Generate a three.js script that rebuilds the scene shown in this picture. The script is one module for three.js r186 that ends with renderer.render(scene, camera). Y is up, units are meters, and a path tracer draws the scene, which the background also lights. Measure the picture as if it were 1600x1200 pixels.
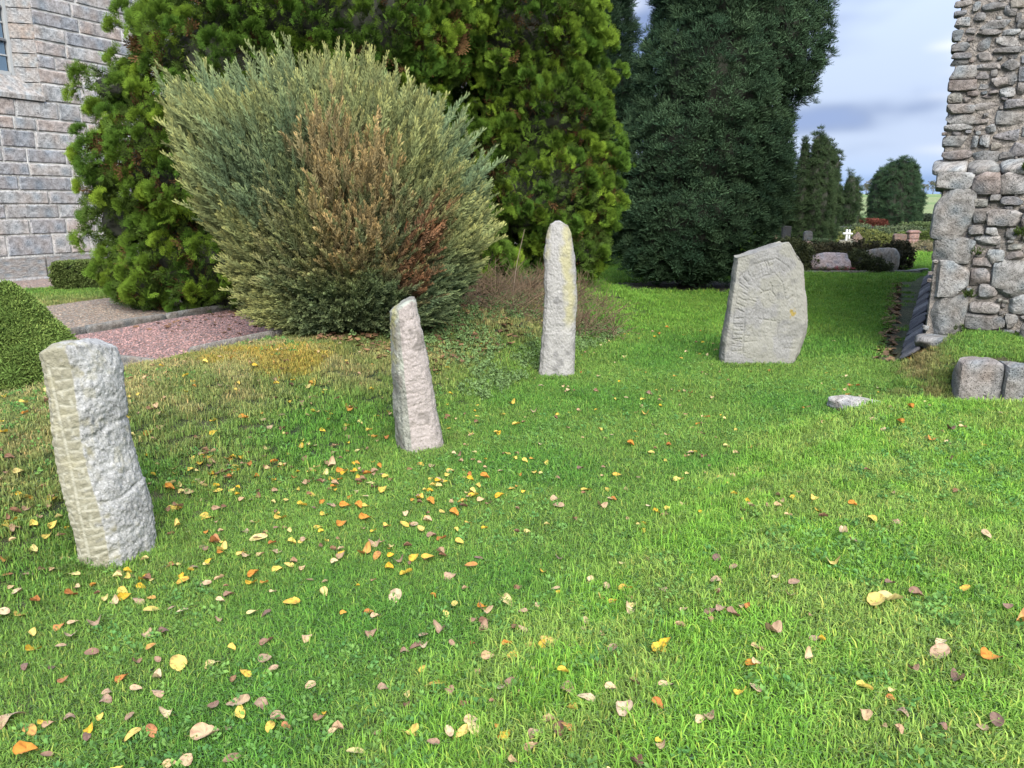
import * as THREE from 'three';
import { mergeGeometries, mergeVertices, toCreasedNormals } from 'three/addons/utils/BufferGeometryUtils.js';

// ---------------------------------------------------------------- camera, sky, sun, exposure
const scene = new THREE.Scene();
const camera = new THREE.PerspectiveCamera(52.79, 4 / 3, 0.05, 2500);
camera.position.set(0, 1.6, 0);
camera.rotation.x = -13.1 * Math.PI / 180;
scene.add(camera);

const renderer = new THREE.WebGLRenderer({ antialias: true });
renderer.toneMapping = THREE.LinearToneMapping;
renderer.toneMappingExposure = 8.3;
renderer.shadowMap.enabled = true;

const sun = new THREE.DirectionalLight(new THREE.Color(1, 0.965, 0.9), 1.15);
sun.position.set(3.5, 17, 11);
sun.target.position.set(0, 0, -8);
sun.castShadow = true;
sun.shadow.radius = 85;
sun.shadow.mapSize.set(4096, 4096);
Object.assign(sun.shadow.camera, { left: -30, right: 30, top: 30, bottom: -30, near: 0.5, far: 120 });
scene.add(sun, sun.target);

// ---------------------------------------------------------------- numbers
function rng(a) {
  return () => {
    a = (a + 0x6D2B79F5) | 0;
    let t = Math.imul(a ^ (a >>> 15), 1 | a);
    t = (t + Math.imul(t ^ (t >>> 7), 61 | t)) ^ t;
    return ((t ^ (t >>> 14)) >>> 0) / 4294967296;
  };
}
const clamp = (t, a = 0, b = 1) => Math.max(a, Math.min(b, t));
const mix = (a, b, t) => a + (b - a) * t;
const mix3 = (a, b, t) => [mix(a[0], b[0], t), mix(a[1], b[1], t), mix(a[2], b[2], t)];
const ss = (a, b, t) => { t = clamp((t - a) / (b - a)); return t * t * (3 - 2 * t); };
const hash = (x, y, z) => {
  let h = Math.imul(x, 374761393) ^ Math.imul(y, 668265263) ^ Math.imul(z, 2147483647 - 1274126177);
  h = Math.imul(h ^ (h >>> 13), 1274126177); h = Math.imul(h ^ (h >>> 15), 2246822519);
  return ((h ^ (h >>> 16)) >>> 0) / 4294967296;
};
function vn(x, y = 0, z = 0) {                       // value noise, 0..1
  const X = Math.floor(x), Y = Math.floor(y), Z = Math.floor(z);
  let a = x - X, b = y - Y, c = z - Z;
  a = a * a * (3 - 2 * a); b = b * b * (3 - 2 * b); c = c * c * (3 - 2 * c);
  return mix(
    mix(mix(hash(X, Y, Z), hash(X + 1, Y, Z), a), mix(hash(X, Y + 1, Z), hash(X + 1, Y + 1, Z), a), b),
    mix(mix(hash(X, Y, Z + 1), hash(X + 1, Y, Z + 1), a), mix(hash(X, Y + 1, Z + 1), hash(X + 1, Y + 1, Z + 1), a), b), c);
}
function fbm(x, y, z, n = 4) { let s = 0, w = 0.5, t = 0; for (let i = 0; i < n; i++) { s += w * vn(x, y, z); t += w; w *= 0.5; x = x * 2.03 + 7.1; y = y * 2.03 + 3.7; z = z * 2.03 + 1.9; } return s / t; }
const pick = (a, r) => a[Math.floor(r() * a.length) % a.length];
const poly = (pts, t) => {                            // piecewise linear through [t, value]
  if (t <= pts[0][0]) return pts[0][1];
  for (let i = 1; i < pts.length; i++) if (t <= pts[i][0]) return mix(pts[i - 1][1], pts[i][1], (t - pts[i - 1][0]) / (pts[i][0] - pts[i - 1][0]));
  return pts[pts.length - 1][1];
};

// ---------------------------------------------------------------- the sky: layers of grey-blue cloud with brighter gaps
{
  const W = 1024, H = 512, a = new Float32Array(W * H * 4);
  for (let j = 0; j < H; j++) {
    const el = (j + 0.5) / H * Math.PI - Math.PI / 2, sy = Math.sin(el), ce = Math.cos(el);
    for (let i = 0; i < W; i++) {
      const az = (i + 0.5) / W * Math.PI * 2 - Math.PI, x = ce * Math.cos(az), z = ce * Math.sin(az), k = (j * W + i) * 4;
      const up = Math.max(0, sy), q = 1 / (up + 0.16);
      const warp = fbm(x * q * 0.9 + 4, z * q * 0.9, 2.2, 3) * 1.4;
      const heavy = 0.5 * fbm(x * q * 0.9 + warp * 1.3, z * q * 0.9 + 9, up * 16 + warp, 6) + 0.5 * fbm(x * 5 + warp, up * 24 + 3, z * 5, 5);
      const streak = fbm(x * 3.2 + 11, up * 30 + warp * 0.8, z * 3.2, 4);
      const gap = ss(0.5, 0.66, streak) * ss(0.4, 0.52, heavy);
      let c = mix3([0.027, 0.038, 0.067], [0.076, 0.091, 0.119], ss(0.4, 0.58, heavy));
      c = mix3(c, [0.13, 0.133, 0.136], gap * 0.85);
      c = mix3([0.055, 0.082, 0.13], c, ss(0, 0.07, up) * 0.8 + 0.2);
      const lift = 1 + 2.0 * ss(0.05, 0.95, up);            // an overcast sky is brighter overhead than low down
      a[k] = c[0] * lift; a[k + 1] = c[1] * lift; a[k + 2] = c[2] * lift; a[k + 3] = 1;
    }
  }
  const t = new THREE.DataTexture(a, W, H, THREE.RGBAFormat, THREE.FloatType);
  t.mapping = THREE.EquirectangularReflectionMapping; t.magFilter = t.minFilter = THREE.LinearFilter; t.needsUpdate = true;
  scene.background = t; scene.environment = t;
}

// ---------------------------------------------------------------- textures: grain of stone, soil and gravel
function texture(n, fn, srgb, rx = 1, ry = 1) {
  const a = new Uint8Array(n * n * 4);
  for (let j = 0; j < n; j++) for (let i = 0; i < n; i++) { const c = fn(i / n, j / n), k = (j * n + i) * 4; a[k] = clamp(c[0]) * 255; a[k + 1] = clamp(c[1]) * 255; a[k + 2] = clamp(c[2]) * 255; a[k + 3] = 255; }
  const t = new THREE.DataTexture(a, n, n); t.wrapS = t.wrapT = THREE.RepeatWrapping; t.magFilter = THREE.LinearFilter; t.minFilter = THREE.LinearMipmapLinearFilter; t.generateMipmaps = true;
  if (srgb) t.colorSpace = THREE.SRGBColorSpace; t.repeat.set(rx, ry); t.needsUpdate = true; return t;
}
const wrapNoise = (p, z) => (u, v) => {              // tileable value noise with p cells
  const x = u * p, y = v * p, X = Math.floor(x), Y = Math.floor(y); let a = x - X, b = y - Y; a = a * a * (3 - 2 * a); b = b * b * (3 - 2 * b);
  const h = (i, j) => hash(((i % p) + p) % p, ((j % p) + p) % p, z);
  return mix(mix(h(X, Y), h(X + 1, Y), a), mix(h(X, Y + 1), h(X + 1, Y + 1), a), b);
};
const N6 = wrapNoise(6, 1), N14 = wrapNoise(14, 2), N40 = wrapNoise(40, 3), N110 = wrapNoise(110, 4), N200 = wrapNoise(200, 5), N60 = wrapNoise(60, 6);
const cell = (p, z) => (u, v) => {                    // tileable cells: [distance to the nearest point, its random number]
  const x = u * p, y = v * p, X = Math.floor(x), Y = Math.floor(y); let best = 9, id = 0;
  for (let j = -1; j < 2; j++) for (let i = -1; i < 2; i++) {
    const a = (X + i + p) % p, b = (Y + j + p) % p, dx = X + i + hash(a, b, z) - x, dy = Y + j + hash(a, b, z + 9) - y, d = dx * dx + dy * dy;
    if (d < best) { best = d; id = hash(a, b, z + 31); }
  }
  return [Math.sqrt(best), id];
};
const T = {};
T.granite = texture(512, (u, v) => { const s = N200(u, v), m = N110(u, v), l = N14(u, v); let g = 0.80 + (l - 0.5) * 0.22 + (N40(u, v) - 0.5) * 0.16; if (s > 0.72) g += 0.16; if (m < 0.24) g -= 0.3; return [g + (N6(u, v) - 0.5) * 0.08, g, g - (N6(u, v) - 0.5) * 0.06]; }, true);
T.rough = texture(512, (u, v) => { const g = 0.4 * N14(u, v) + 0.3 * N40(u, v) + 0.2 * N110(u, v) + 0.1 * N200(u, v); return [g, g, g]; }, false);
const pebble = cell(64, 40), pebbleFine = cell(120, 80);
T.gravel = texture(1024, (u, v) => { const [, id] = pebble(u, v), [, i2] = pebbleFine(u, v); let g = 0.52 + 0.4 * id * (id > 0.4 ? 1 : 0.4) + (i2 - 0.5) * 0.2; const w = (hash(Math.floor(id * 999), 3, 1) - 0.5) * 0.16; return [g + w, g, g - w * 0.7]; }, true);
T.gravelBump = texture(1024, (u, v) => { const g = 1 - pebble(u, v)[0] * 0.8 - pebbleFine(u, v)[0] * 0.2; return [g, g, g]; }, false);
T.soil = texture(512, (u, v) => { const g = 0.86 + (N14(u, v) - 0.5) * 0.3 + (N60(u, v) - 0.5) * 0.3 + (N200(u, v) - 0.5) * 0.35; return [g, g, g]; }, true);
const rep = (t, k) => { const c = t.clone(); c.repeat.set(k, k); c.needsUpdate = true; return c; };

// ---------------------------------------------------------------- materials
const lin = c => new THREE.Color().setRGB(c[0], c[1], c[2]);
const std = (c, o = {}) => new THREE.MeshStandardMaterial({ color: lin(c), roughness: 0.9, ...o });
const leafy = (o = {}) => new THREE.MeshPhysicalMaterial({ color: 0xffffff, roughness: 0.95, specularIntensity: 0.25, side: THREE.DoubleSide, vertexColors: true, ...o });
const M = {
  grass: leafy({ transmission: 0.3, thickness: 0, roughness: 0.9 }),
  foliage: leafy({ roughness: 0.9 }),
  thin: leafy({ transmission: 0.3, thickness: 0, roughness: 0.95 }),
  stone: std([0.62, 0.62, 0.62], { vertexColors: true, bumpMap: rep(T.rough, 4), bumpScale: 0.005, roughness: 0.92 }),
  bark: std([0.09, 0.065, 0.045], { bumpMap: rep(T.rough, 4), bumpScale: 0.01 }),
  twig: std([0.16, 0.12, 0.085]),
  core: std([0.02, 0.022, 0.013]),  // near-black: inner shade of crowns and hedges put into the colour
};
const rock = (c, k = 2, rough = 0.012) => std(c.map(v => v * 0.66), { map: rep(T.granite, k), bumpMap: rep(T.rough, k), bumpScale: rough, roughness: 0.93 });

// ---------------------------------------------------------------- naming and tagging
const taken = {};
function numbered(name) { const n = taken[name] = (taken[name] ?? -1) + 1; return n ? name + '_' + String(n).padStart(3, '0') : name; }
function tag(o, label, category, group) { o.userData.label = label; o.userData.category = category; if (group) o.userData.group = group; return o; }
function thing(name, label, category, pos = [0, 0, 0], group) {
  const o = new THREE.Group(); o.name = numbered(name); o.position.set(...pos); scene.add(o); return tag(o, label, category, group);
}
function mesh(name, geo, mat, parent, pos) {
  const m = new THREE.Mesh(geo, mat); m.name = parent === scene ? numbered(name) : name; m.castShadow = m.receiveShadow = true;
  if (pos) m.position.set(...pos); parent.add(m); return m;
}
function structure(name, geo, mat) { const m = mesh(name, geo, mat, scene); m.userData.kind = 'structure'; return m; }
function geometry(pos, idx, col, uv) {
  const g = new THREE.BufferGeometry(); g.setAttribute('position', new THREE.Float32BufferAttribute(pos, 3));
  if (col) g.setAttribute('color', new THREE.Float32BufferAttribute(col, 3));
  if (uv) g.setAttribute('uv', new THREE.Float32BufferAttribute(uv, 2));
  if (idx) g.setIndex(idx); g.computeVertexNormals(); return g;
}
// copies of one small shape: items hold place, axis, roll, size and colour
const _x = new THREE.Vector3(), _y = new THREE.Vector3(), _z = new THREE.Vector3(), _m = new THREE.Matrix4(), _c = new THREE.Color();
function scatter(parent, name, geo, mat, items, base = [0, 0, 0]) {
  const im = new THREE.InstancedMesh(geo, mat, items.length); im.name = parent === scene ? numbered(name) : name; im.castShadow = im.receiveShadow = true;
  items.forEach((it, i) => {
    _y.set(...it.d).normalize();
    _x.set(Math.abs(_y.y) > 0.99 ? 1 : 0, Math.abs(_y.y) > 0.99 ? 0 : 1, 0).cross(_y).normalize();
    _z.crossVectors(_x, _y);
    const c = Math.cos(it.roll), s = Math.sin(it.roll), ax = _x.clone().multiplyScalar(c).addScaledVector(_z, s), az = _z.clone().multiplyScalar(c).addScaledVector(_x, -s);
    const k = it.s, w = it.w ?? k;
    _m.makeBasis(ax.multiplyScalar(w), _y.clone().multiplyScalar(k), az.multiplyScalar(w)).setPosition(it.p[0] - base[0], it.p[1] - base[1], it.p[2] - base[2]);
    im.setMatrixAt(i, _m); im.setColorAt(i, _c.setRGB(it.c[0], it.c[1], it.c[2]));
  });
  im.userData.kind = 'stuff'; parent.add(im); return im;
}

// ---------------------------------------------------------------- the lie of the land (x to the right, d metres ahead)
const alongBank = (x, d) => [-0.9 * (x + 1.7) + 0.43 * (d - 3.3), 0.43 * (x + 1.7) + 0.9 * (d - 3.3)];   // [up the bank, along it]
const bankPoint = (q, l) => [-1.7 + l * 0.432 - q * 0.905, 3.3 + l * 0.905 + q * 0.432];
const moundSide = (x, d) => 0.82 * (x + 0.2) - 0.57 * (d - 2.6);
function land(x, d) {
  const q = alongBank(x, d)[0];
  let bank = 0.47 * ss(-0.12, 1.2, q) - 0.19 * ss(1.65, 2.6, q);
  bank *= 1 - ss(11.5, 14, d) * ss(-2, 0, x);
  const mound = 0.31 * ss(0, 1.1, moundSide(x, d)) * (1 - ss(5.0, 5.5, d + 0.1 * Math.sin(x * 2.1)));
  const rr = 0.86 * (x - 3.3) - 0.51 * (d - 6.3), terrace = 0.34 * ss(-0.22, 0.5, rr) * ss(6.08, 6.55, d) * (1 - ss(9, 10, d) * 0.8);
  const lumps = d < 60 ? (fbm(x * 0.9, d * 0.9, 3, 3) - 0.5) * 0.05 : 0;
  return bank + mound + terrace + lumps + 6.2 * ss(50, 400, d);
}
const onPath = (x, d) => { const [q, l] = alongBank(x, d); return (q > 1.78 && q < 6.9 && l < 7.5) || (q > 9 && l < 9); };
// ---------------------------------------------------------------- ground
{
  const xs = [], R = 250;
  for (let i = 0; i <= R; i++) { const t = i / R * 2 - 1; xs.push(Math.sinh(t * 6.1) * 2.35); }
  const D = []; for (let i = 0; i <= 320; i++) { const t = i / 320; D.push(t < 0.06 ? mix(-40, 0, t / 0.06) : t < 0.66 ? mix(0, 12, (t - 0.06) / 0.6) : 12 + (Math.exp((t - 0.66) / 0.34 * 4.4) - 1) / (Math.exp(4.4) - 1) * 1000); }
  const pos = [], col = [], uv = [], idx = [];
  for (const d of D) for (const x of xs) {
    pos.push(x, land(x, d), -d); uv.push(x * 1.3, d * 1.3);
    const n = fbm(x * 1.7, d * 1.7, 5, 4), [q, l] = alongBank(x, d);
    let c = mix3([0.035, 0.055, 0.016], [0.075, 0.075, 0.03], ss(0.35, 0.7, n));
    const far = ss(9, 28, d);
    c = mix3(c, mix3([0.085, 0.17, 0.03], [0.12, 0.2, 0.04], n), far);
    if (d > 44) c = mix3([0.10, 0.19, 0.045], [0.2, 0.24, 0.09], ss(0.4, 0.62, fbm(x * 0.01, d * 0.03, 1, 3)));
    const bare = Math.max(ss(0.9, 1.4, q) * ss(3.9, 4.8, l) * (1 - ss(13, 14.5, d)), 1 - ss(0.6, 1.25, Math.hypot((x - 3.7) / 1.5, (d - 15.7) / 1.0) + (n - 0.5) * 0.5), 1 - ss(0.75, 1.1, Math.hypot((x - 2.6) / 0.62, (d - 7.9) / 0.28) + (n - 0.5) * 0.7));
    c = mix3(c, [0.06, 0.042, 0.028], bare * 0.9);
    col.push(...c);
  }
  const w = xs.length;
  for (let j = 0; j < D.length - 1; j++) for (let i = 0; i < w - 1; i++) { const a = j * w + i; idx.push(a, a + 1, a + w, a + 1, a + w + 1, a + w); }
  structure('ground', geometry(pos, idx, col, uv), std([1, 1, 1], { vertexColors: true, map: T.soil, bumpMap: T.soil, bumpScale: 0.02, roughness: 1 }));
}
// a sheet laid over the land between two lines across and along the bank
function sheet(name, q0, q1, l0, l1, lift, mat, nq = 40, nl = 120, wob = 0.05) {
  const pos = [], uv = [], idx = [];
  for (let j = 0; j <= nl; j++) for (let i = 0; i <= nq; i++) {
    const l = mix(l0, l1, j / nl), e = i === 0 || i === nq ? (vn(l * 3.1, i, 4) - 0.5) * wob : 0, q = mix(q0, q1, i / nq) + e, [x, d] = bankPoint(q, l);
    pos.push(x, land(x, d) + lift, -d); uv.push(x, d);
  }
  for (let j = 0; j < nl; j++) for (let i = 0; i < nq; i++) { const a = j * (nq + 1) + i; idx.push(a, a + nq + 1, a + 1, a + 1, a + nq + 1, a + nq + 2); }
  return structure(name, geometry(pos, idx, null, uv), mat);
}
const gravel = (c, k) => std(c.map(v => v * 0.66), { map: rep(T.gravel, k), bumpMap: rep(T.gravelBump, k), bumpScale: 0.012, roughness: 0.95 });
sheet('sand_path', 1.78, 6.92, -7, 7.5, 0.016, gravel([0.58, 0.46, 0.36], 0.9));
sheet('church_path', 9.05, 11.1, -5, 9, 0.012, gravel([0.6, 0.45, 0.38], 0.9));
sheet('pink_gravel', 1.9, 4.36, 2.06, 7.2, 0.034, gravel([0.56, 0.36, 0.33], 1.0), 50, 90, 0);

// loose pebbles on the gravel, small enough that nobody could count them
{
  const r = rng(91), g = new THREE.IcosahedronGeometry(1, 0); g.scale(1, 0.6, 0.8); delete g.attributes.uv;
  const items = [];
  for (let i = 0; i < 9000; i++) {
    const pink = r() < 0.65, q = pink ? mix(1.95, 4.3, r()) : mix(1.85, 6.6, r()), l = pink ? mix(2.1, 5.2, r()) : mix(-2, 6, r());
    if (!pink && q < 4.5 && l > 1.9) continue;
    const [x, d] = bankPoint(q, l), v = 0.6 + 0.7 * r();
    items.push({ p: [x, land(x, d) + (pink ? 0.036 : 0.018), -d], d: [r() - 0.5, 1, r() - 0.5], roll: r() * 6.3, s: mix(0.006, 0.016, r() * r()), c: pink ? [0.42 * v, 0.25 * v, 0.23 * v] : [0.45 * v, 0.36 * v, 0.27 * v] });
  }
  const o = scatter(scene, 'loose_gravel', g, std([0.66, 0.66, 0.66]), items);
  tag(o, 'loose pink and tan gravel scattered over the plot and path', 'gravel');
}
// ---------------------------------------------------------------- standing stones
// a closed stone: a footprint swept upward, with its own lean, taper, broken top, rough skin and cut lines
function standingStone(o) {
  let f = o.foot.map(p => p.slice());
  for (let k = 0; k < o.smooth; k++) { const g = []; f.forEach((p, i) => { const n = f[(i + 1) % f.length]; g.push([mix(p[0], n[0], 0.22), mix(p[1], n[1], 0.22)], [mix(p[0], n[0], 0.78), mix(p[1], n[1], 0.78)]); }); f = g; }
  const len = f.map((p, i) => { const n = f[(i + 1) % f.length]; return Math.hypot(n[0] - p[0], n[1] - p[1]); }), total = len.reduce((a, b) => a + b);
  const ring = []; for (let k = 0, i = 0, s = 0; k < o.N; k++) { const w = k / o.N * total; while (s + len[i] < w) s += len[i++]; const n = f[(i + 1) % f.length], t = (w - s) / len[i]; ring.push([mix(f[i][0], n[0], t), mix(f[i][1], n[1], t)]); }
  const pos = [], idx = [], N = o.N, K = 16, B = -0.3, rows = o.M + K;
  for (let j = 0; j <= rows; j++) {
    const cap = Math.max(0, j - o.M) / K, v = Math.min(1, j / o.M);
    for (const [px, pz] of ring) {
      const e = o.profile(1), k = 1 - cap, rim = o.top(e.cx + px * e.sx, e.cz + pz * e.sz);
      const y = mix(B, rim, v), pr = o.profile(clamp(y / o.H, 0, 1));
      const near = Math.pow(v, 30) * 0.05 * (e.rim ?? 1), kk = k * (1 - near);
      const x = pr.cx + px * pr.sx * kk, z = pr.cz + pz * pr.sz * kk;
      pos.push(x, cap > 0 ? mix(rim, o.top(x, z) + 0.012, 1 - Math.pow(k, 3)) : y, z);
    }
  }
  for (let j = 0; j < rows; j++) for (let i = 0; i < N; i++) { const a = j * N + i, b = j * N + (i + 1) % N; idx.push(a, b, a + N, b, b + N, a + N); }
  pos.push(o.profile(1).cx, o.top(o.profile(1).cx, o.profile(1).cz) + 0.012, o.profile(1).cz);
  for (let i = 0; i < N; i++) idx.push(rows * N + i, rows * N + (i + 1) % N, (rows + 1) * N);
  let g = geometry(pos, idx); const P = g.attributes.position, Nn = g.attributes.normal, col = [], uv = [], moved = new Float32Array(P.count * 3);
  for (let i = 0; i < P.count; i++) {
    const x = P.getX(i), y = P.getY(i), z = P.getZ(i), nx = Nn.getX(i), ny = Nn.getY(i), nz = Nn.getZ(i), s = o.seed;
    const cut = o.cut ? o.cut(x, y, z, nx, nz) : 0;
    let h = (fbm(x * 4 + s, y * 4, z * 4, 3) - 0.5) * 0.05 * o.rough + (fbm(x * 17, y * 17 + s, z * 17, 3) - 0.5) * 0.017 * o.rough + (vn(x * 75, y * 75, z * 75 + s) - 0.5) * 0.006;
    if (o.chip) h += o.chip(x, y, z, nx, nz);
    h -= cut * o.cutDepth;
    moved.set([x + nx * h, y + ny * h, z + nz * h], i * 3);
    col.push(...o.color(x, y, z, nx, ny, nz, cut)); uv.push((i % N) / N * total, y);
  }
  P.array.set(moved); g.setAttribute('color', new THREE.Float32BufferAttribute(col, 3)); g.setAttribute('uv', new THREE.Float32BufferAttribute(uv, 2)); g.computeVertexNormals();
  return g;
}
const grain = (x, y, z, s) => { const a = vn(x * 230 + s, y * 230, z * 230), b = vn(x * 120, y * 120 + s, z * 120), c = fbm(x * 9 + s, y * 9, z * 9, 3); return { v: 0.85 + (c - 0.5) * 0.5 + (a > 0.7 ? 0.3 : 0) - (b < 0.25 ? 0.34 : 0) + (a - 0.5) * 0.3, c }; };
// how near (0..1) a point of a face is to one of the carved strokes
function strokes(list, width) {
  const cells = new Map(), S = 0.06;
  for (const L of list) { const n = Math.ceil(Math.hypot(L[2] - L[0], L[3] - L[1]) / (S / 2)) + 1, seen = new Set(); for (let k = 0; k <= n; k++) for (let a = -1; a < 2; a++) for (let b = -1; b < 2; b++) { const key = (Math.floor(mix(L[0], L[2], k / n) / S) + a) + ',' + (Math.floor(mix(L[1], L[3], k / n) / S) + b); if (!seen.has(key)) { seen.add(key); if (!cells.has(key)) cells.set(key, []); cells.get(key).push(L); } } }
  return (u, v) => {
    const near = cells.get(Math.floor(u / S) + ',' + Math.floor(v / S)); if (!near) return 0; let best = 1;
    for (const [a, b, c, d] of near) { const ex = c - a, ey = d - b, t = clamp(((u - a) * ex + (v - b) * ey) / (ex * ex + ey * ey + 1e-9)); best = Math.min(best, Math.hypot(u - a - ex * t, v - b - ey * t)); }
    return 1 - ss(width * 0.35, width, best);
  };
}
// rune-like strokes: uprights with branches between two lines
function runeRow(list, r, from, to, nrm, step) {
  const L = Math.hypot(to[0] - from[0], to[1] - from[1]), dx = (to[0] - from[0]) / L, dy = (to[1] - from[1]) / L;
  for (let s = step * 0.5; s < L; s += step * (0.5 + 1.0 * r())) {
    const x = from[0] + dx * s, y = from[1] + dy * s, w = nrm[2], a = 0.14 * w, b = (0.8 + 0.2 * r()) * w, sl = (r() - 0.5) * 0.7 * step;
    list.push([x + nrm[0] * a, y + nrm[1] * a, x + nrm[0] * b + dx * sl, y + nrm[1] * b + dy * sl]);
    if (r() < 0.6) { const m = (0.3 + 0.4 * r()) * w, e = step * 0.55 * (r() < 0.5 ? 1 : -1); list.push([x + nrm[0] * m, y + nrm[1] * m, x + nrm[0] * (m + 0.3 * w * (r() - 0.3)) + dx * e, y + nrm[1] * (m + 0.28 * w * (r() - 0.3)) + dy * e]); }
  }
}
const onGround = (x, d) => [x, land(x, d), -d];

{ // the near stone: olive carved side, grey granite side
  const foot = [[0.03, -0.2], [-0.15, 0.05], [0, 0.1], [0.165, -0.1]], r = rng(5), list = [];
  for (let c = 0; c < 2; c++) runeRow(list, r, [0.008 + c * 0.075, 0.04], [0.008 + c * 0.075, 0.92], [1, 0.12, 0.066], 0.04);
  list.push([0.079, 0.02, 0.082, 0.5], [0.082, 0.5, 0.077, 0.92]);
  const carve = strokes(list, 0.007);
  const left = (nx, nz, w = 0) => ss(-0.2, 0.2, -nx * 0.316 + nz * 0.95 - nx * 0.77 - nz * 0.635 + w);
  const g = standingStone({ foot, smooth: 2, N: 270, M: 260, H: 1, seed: 3, rough: 0.55,
    profile: v => ({ sx: mix(1.27, 1.16, v) * (v > 0.9 ? 1 - (v - 0.9) * 0.5 : 1), sz: mix(1.12, 1.02, v), cx: -0.05 * v + 0.008 * Math.sin(v * 9), cz: -0.02 * v }),
    top: (x, z) => 0.985 - Math.max(0, -x - 0.12) * 0.35 - Math.max(0, x - 0.03) * 0.5 + z * 0.03,
    cutDepth: 0.0017, cut: (x, y, z, nx, nz) => { const L = left(nx, nz); return L > 0.05 ? carve((x / 1.2 + 0.15 + 0.05 * y) * 0.95 + (z - 0.05) * 0.316, y) * Math.min(1, L * 1.6) : 0; },
    chip: (x, y, z, nx, nz) => { if (left(nx, nz) > 0.4) return -0.004; const w = y - 0.15 * x; return -0.005 * (1 - ss(0, 0.012, Math.abs(w - 0.30 + 0.012 * Math.sin(x * 30)))) - 0.007 * (1 - ss(0, 0.02, Math.abs(w - 0.6 - 0.015 * Math.sin(x * 21)))) + (fbm(x * 28, y * 28, z * 28, 2) - 0.5) * 0.011; },
    color: (x, y, z, nx, ny, nz, cut) => { const q = grain(x, y, z, 2), L = left(nx, nz, (fbm(x * 30, y * 30, z * 30, 3) - 0.5) * 1.1); let c = mix3([0.46, 0.455, 0.435].map(k => k * q.v), [0.31, 0.29, 0.205].map(k => k * (0.6 + 0.45 * q.v)), L); c = mix3(c, [0.5, 0.48, 0.38], cut * 0.7); const lich = ss(0.62, 0.72, fbm(x * 14, y * 14, z * 14 + 8, 3)); return mix3(c, [0.42, 0.38, 0.22], lich * 0.3); } });
  const t = thing('rune_stone', 'leaning grey granite standing stone with an olive carved side, nearest of the four', 'standing stone', onGround(-1.8, 3.25), 'carved standing stones');
  mesh('stone', g, M.stone, t);
  t.rotation.z = 0.02; t.rotation.y = 0.4;
}
{ // the pink-sided stone
  const foot = [[0.09, -0.24], [-0.15, -0.16], [-0.035, 0.17], [0.165, 0.03]], r = rng(8), list = [];
  runeRow(list, r, [0.03, 0.04], [0.03, 0.85], [1, 0.15, 0.17], 0.05); list.push([0.02, 0.03, 0.03, 0.85]);
  const carve = strokes(list, 0.008), ux = 0.2 / 0.244, uz = -0.14 / 0.244, right = (nx, nz) => ss(0.0, 0.35, nx * 0.57 + nz * 0.82 - 0.5);
  const g = standingStone({ foot, smooth: 2, N: 240, M: 210, H: 0.95, seed: 12, rough: 0.8,
    profile: v => ({ sx: mix(1.24, 0.72, Math.pow(v, 1.3)), sz: mix(1.1, 0.6, v), cx: -0.065 * v, cz: -0.03 * v }),
    top: (x, z) => 0.985 + x * 0.5 - z * 0.15 - Math.max(0, x - 0.02) * 1.4,
    cutDepth: 0.0028, cut: (x, y, z, nx, nz) => { const L = right(nx, nz); return L > 0.05 ? carve((x + 0.035 + 0.03 * y) * ux + (z - 0.17) * uz + 0.02, y) * L : 0; },
    color: (x, y, z, nx, ny, nz, cut) => { const q = grain(x, y, z, 6), R = right(nx, nz); let c = mix3([0.36, 0.36, 0.30].map(k => k * q.v), [0.42, 0.365, 0.335].map(k => k * (0.45 + 0.58 * q.v)), R);
      const pale = ss(0.55, 0.68, fbm(x * 9, y * 5, z * 9 + 4, 3)) * (1 - R); c = mix3(c, [0.47, 0.5, 0.4], pale * 0.8);
      const lich = ss(0.5, 0.6, fbm(x * 12, y * 12, z * 12 + 1, 3)) * ss(0.06, 0.12, -x) * ss(0.45, 0.7, y); c = mix3(c, [0.4, 0.37, 0.13], lich * 0.85);
      const dark = ss(0.6, 0.68, fbm(x * 10 + 3, y * 10, z * 10, 3)); return mix3(c, [0.16, 0.14, 0.12], dark * 0.6); } });
  const t = thing('rune_stone', 'short tapering standing stone with a pinkish carved face, in front of the juniper', 'standing stone', onGround(-0.65, 5.0), 'carved standing stones');
  mesh('stone', g, M.stone, t); t.rotation.z = 0.012;
}
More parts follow.
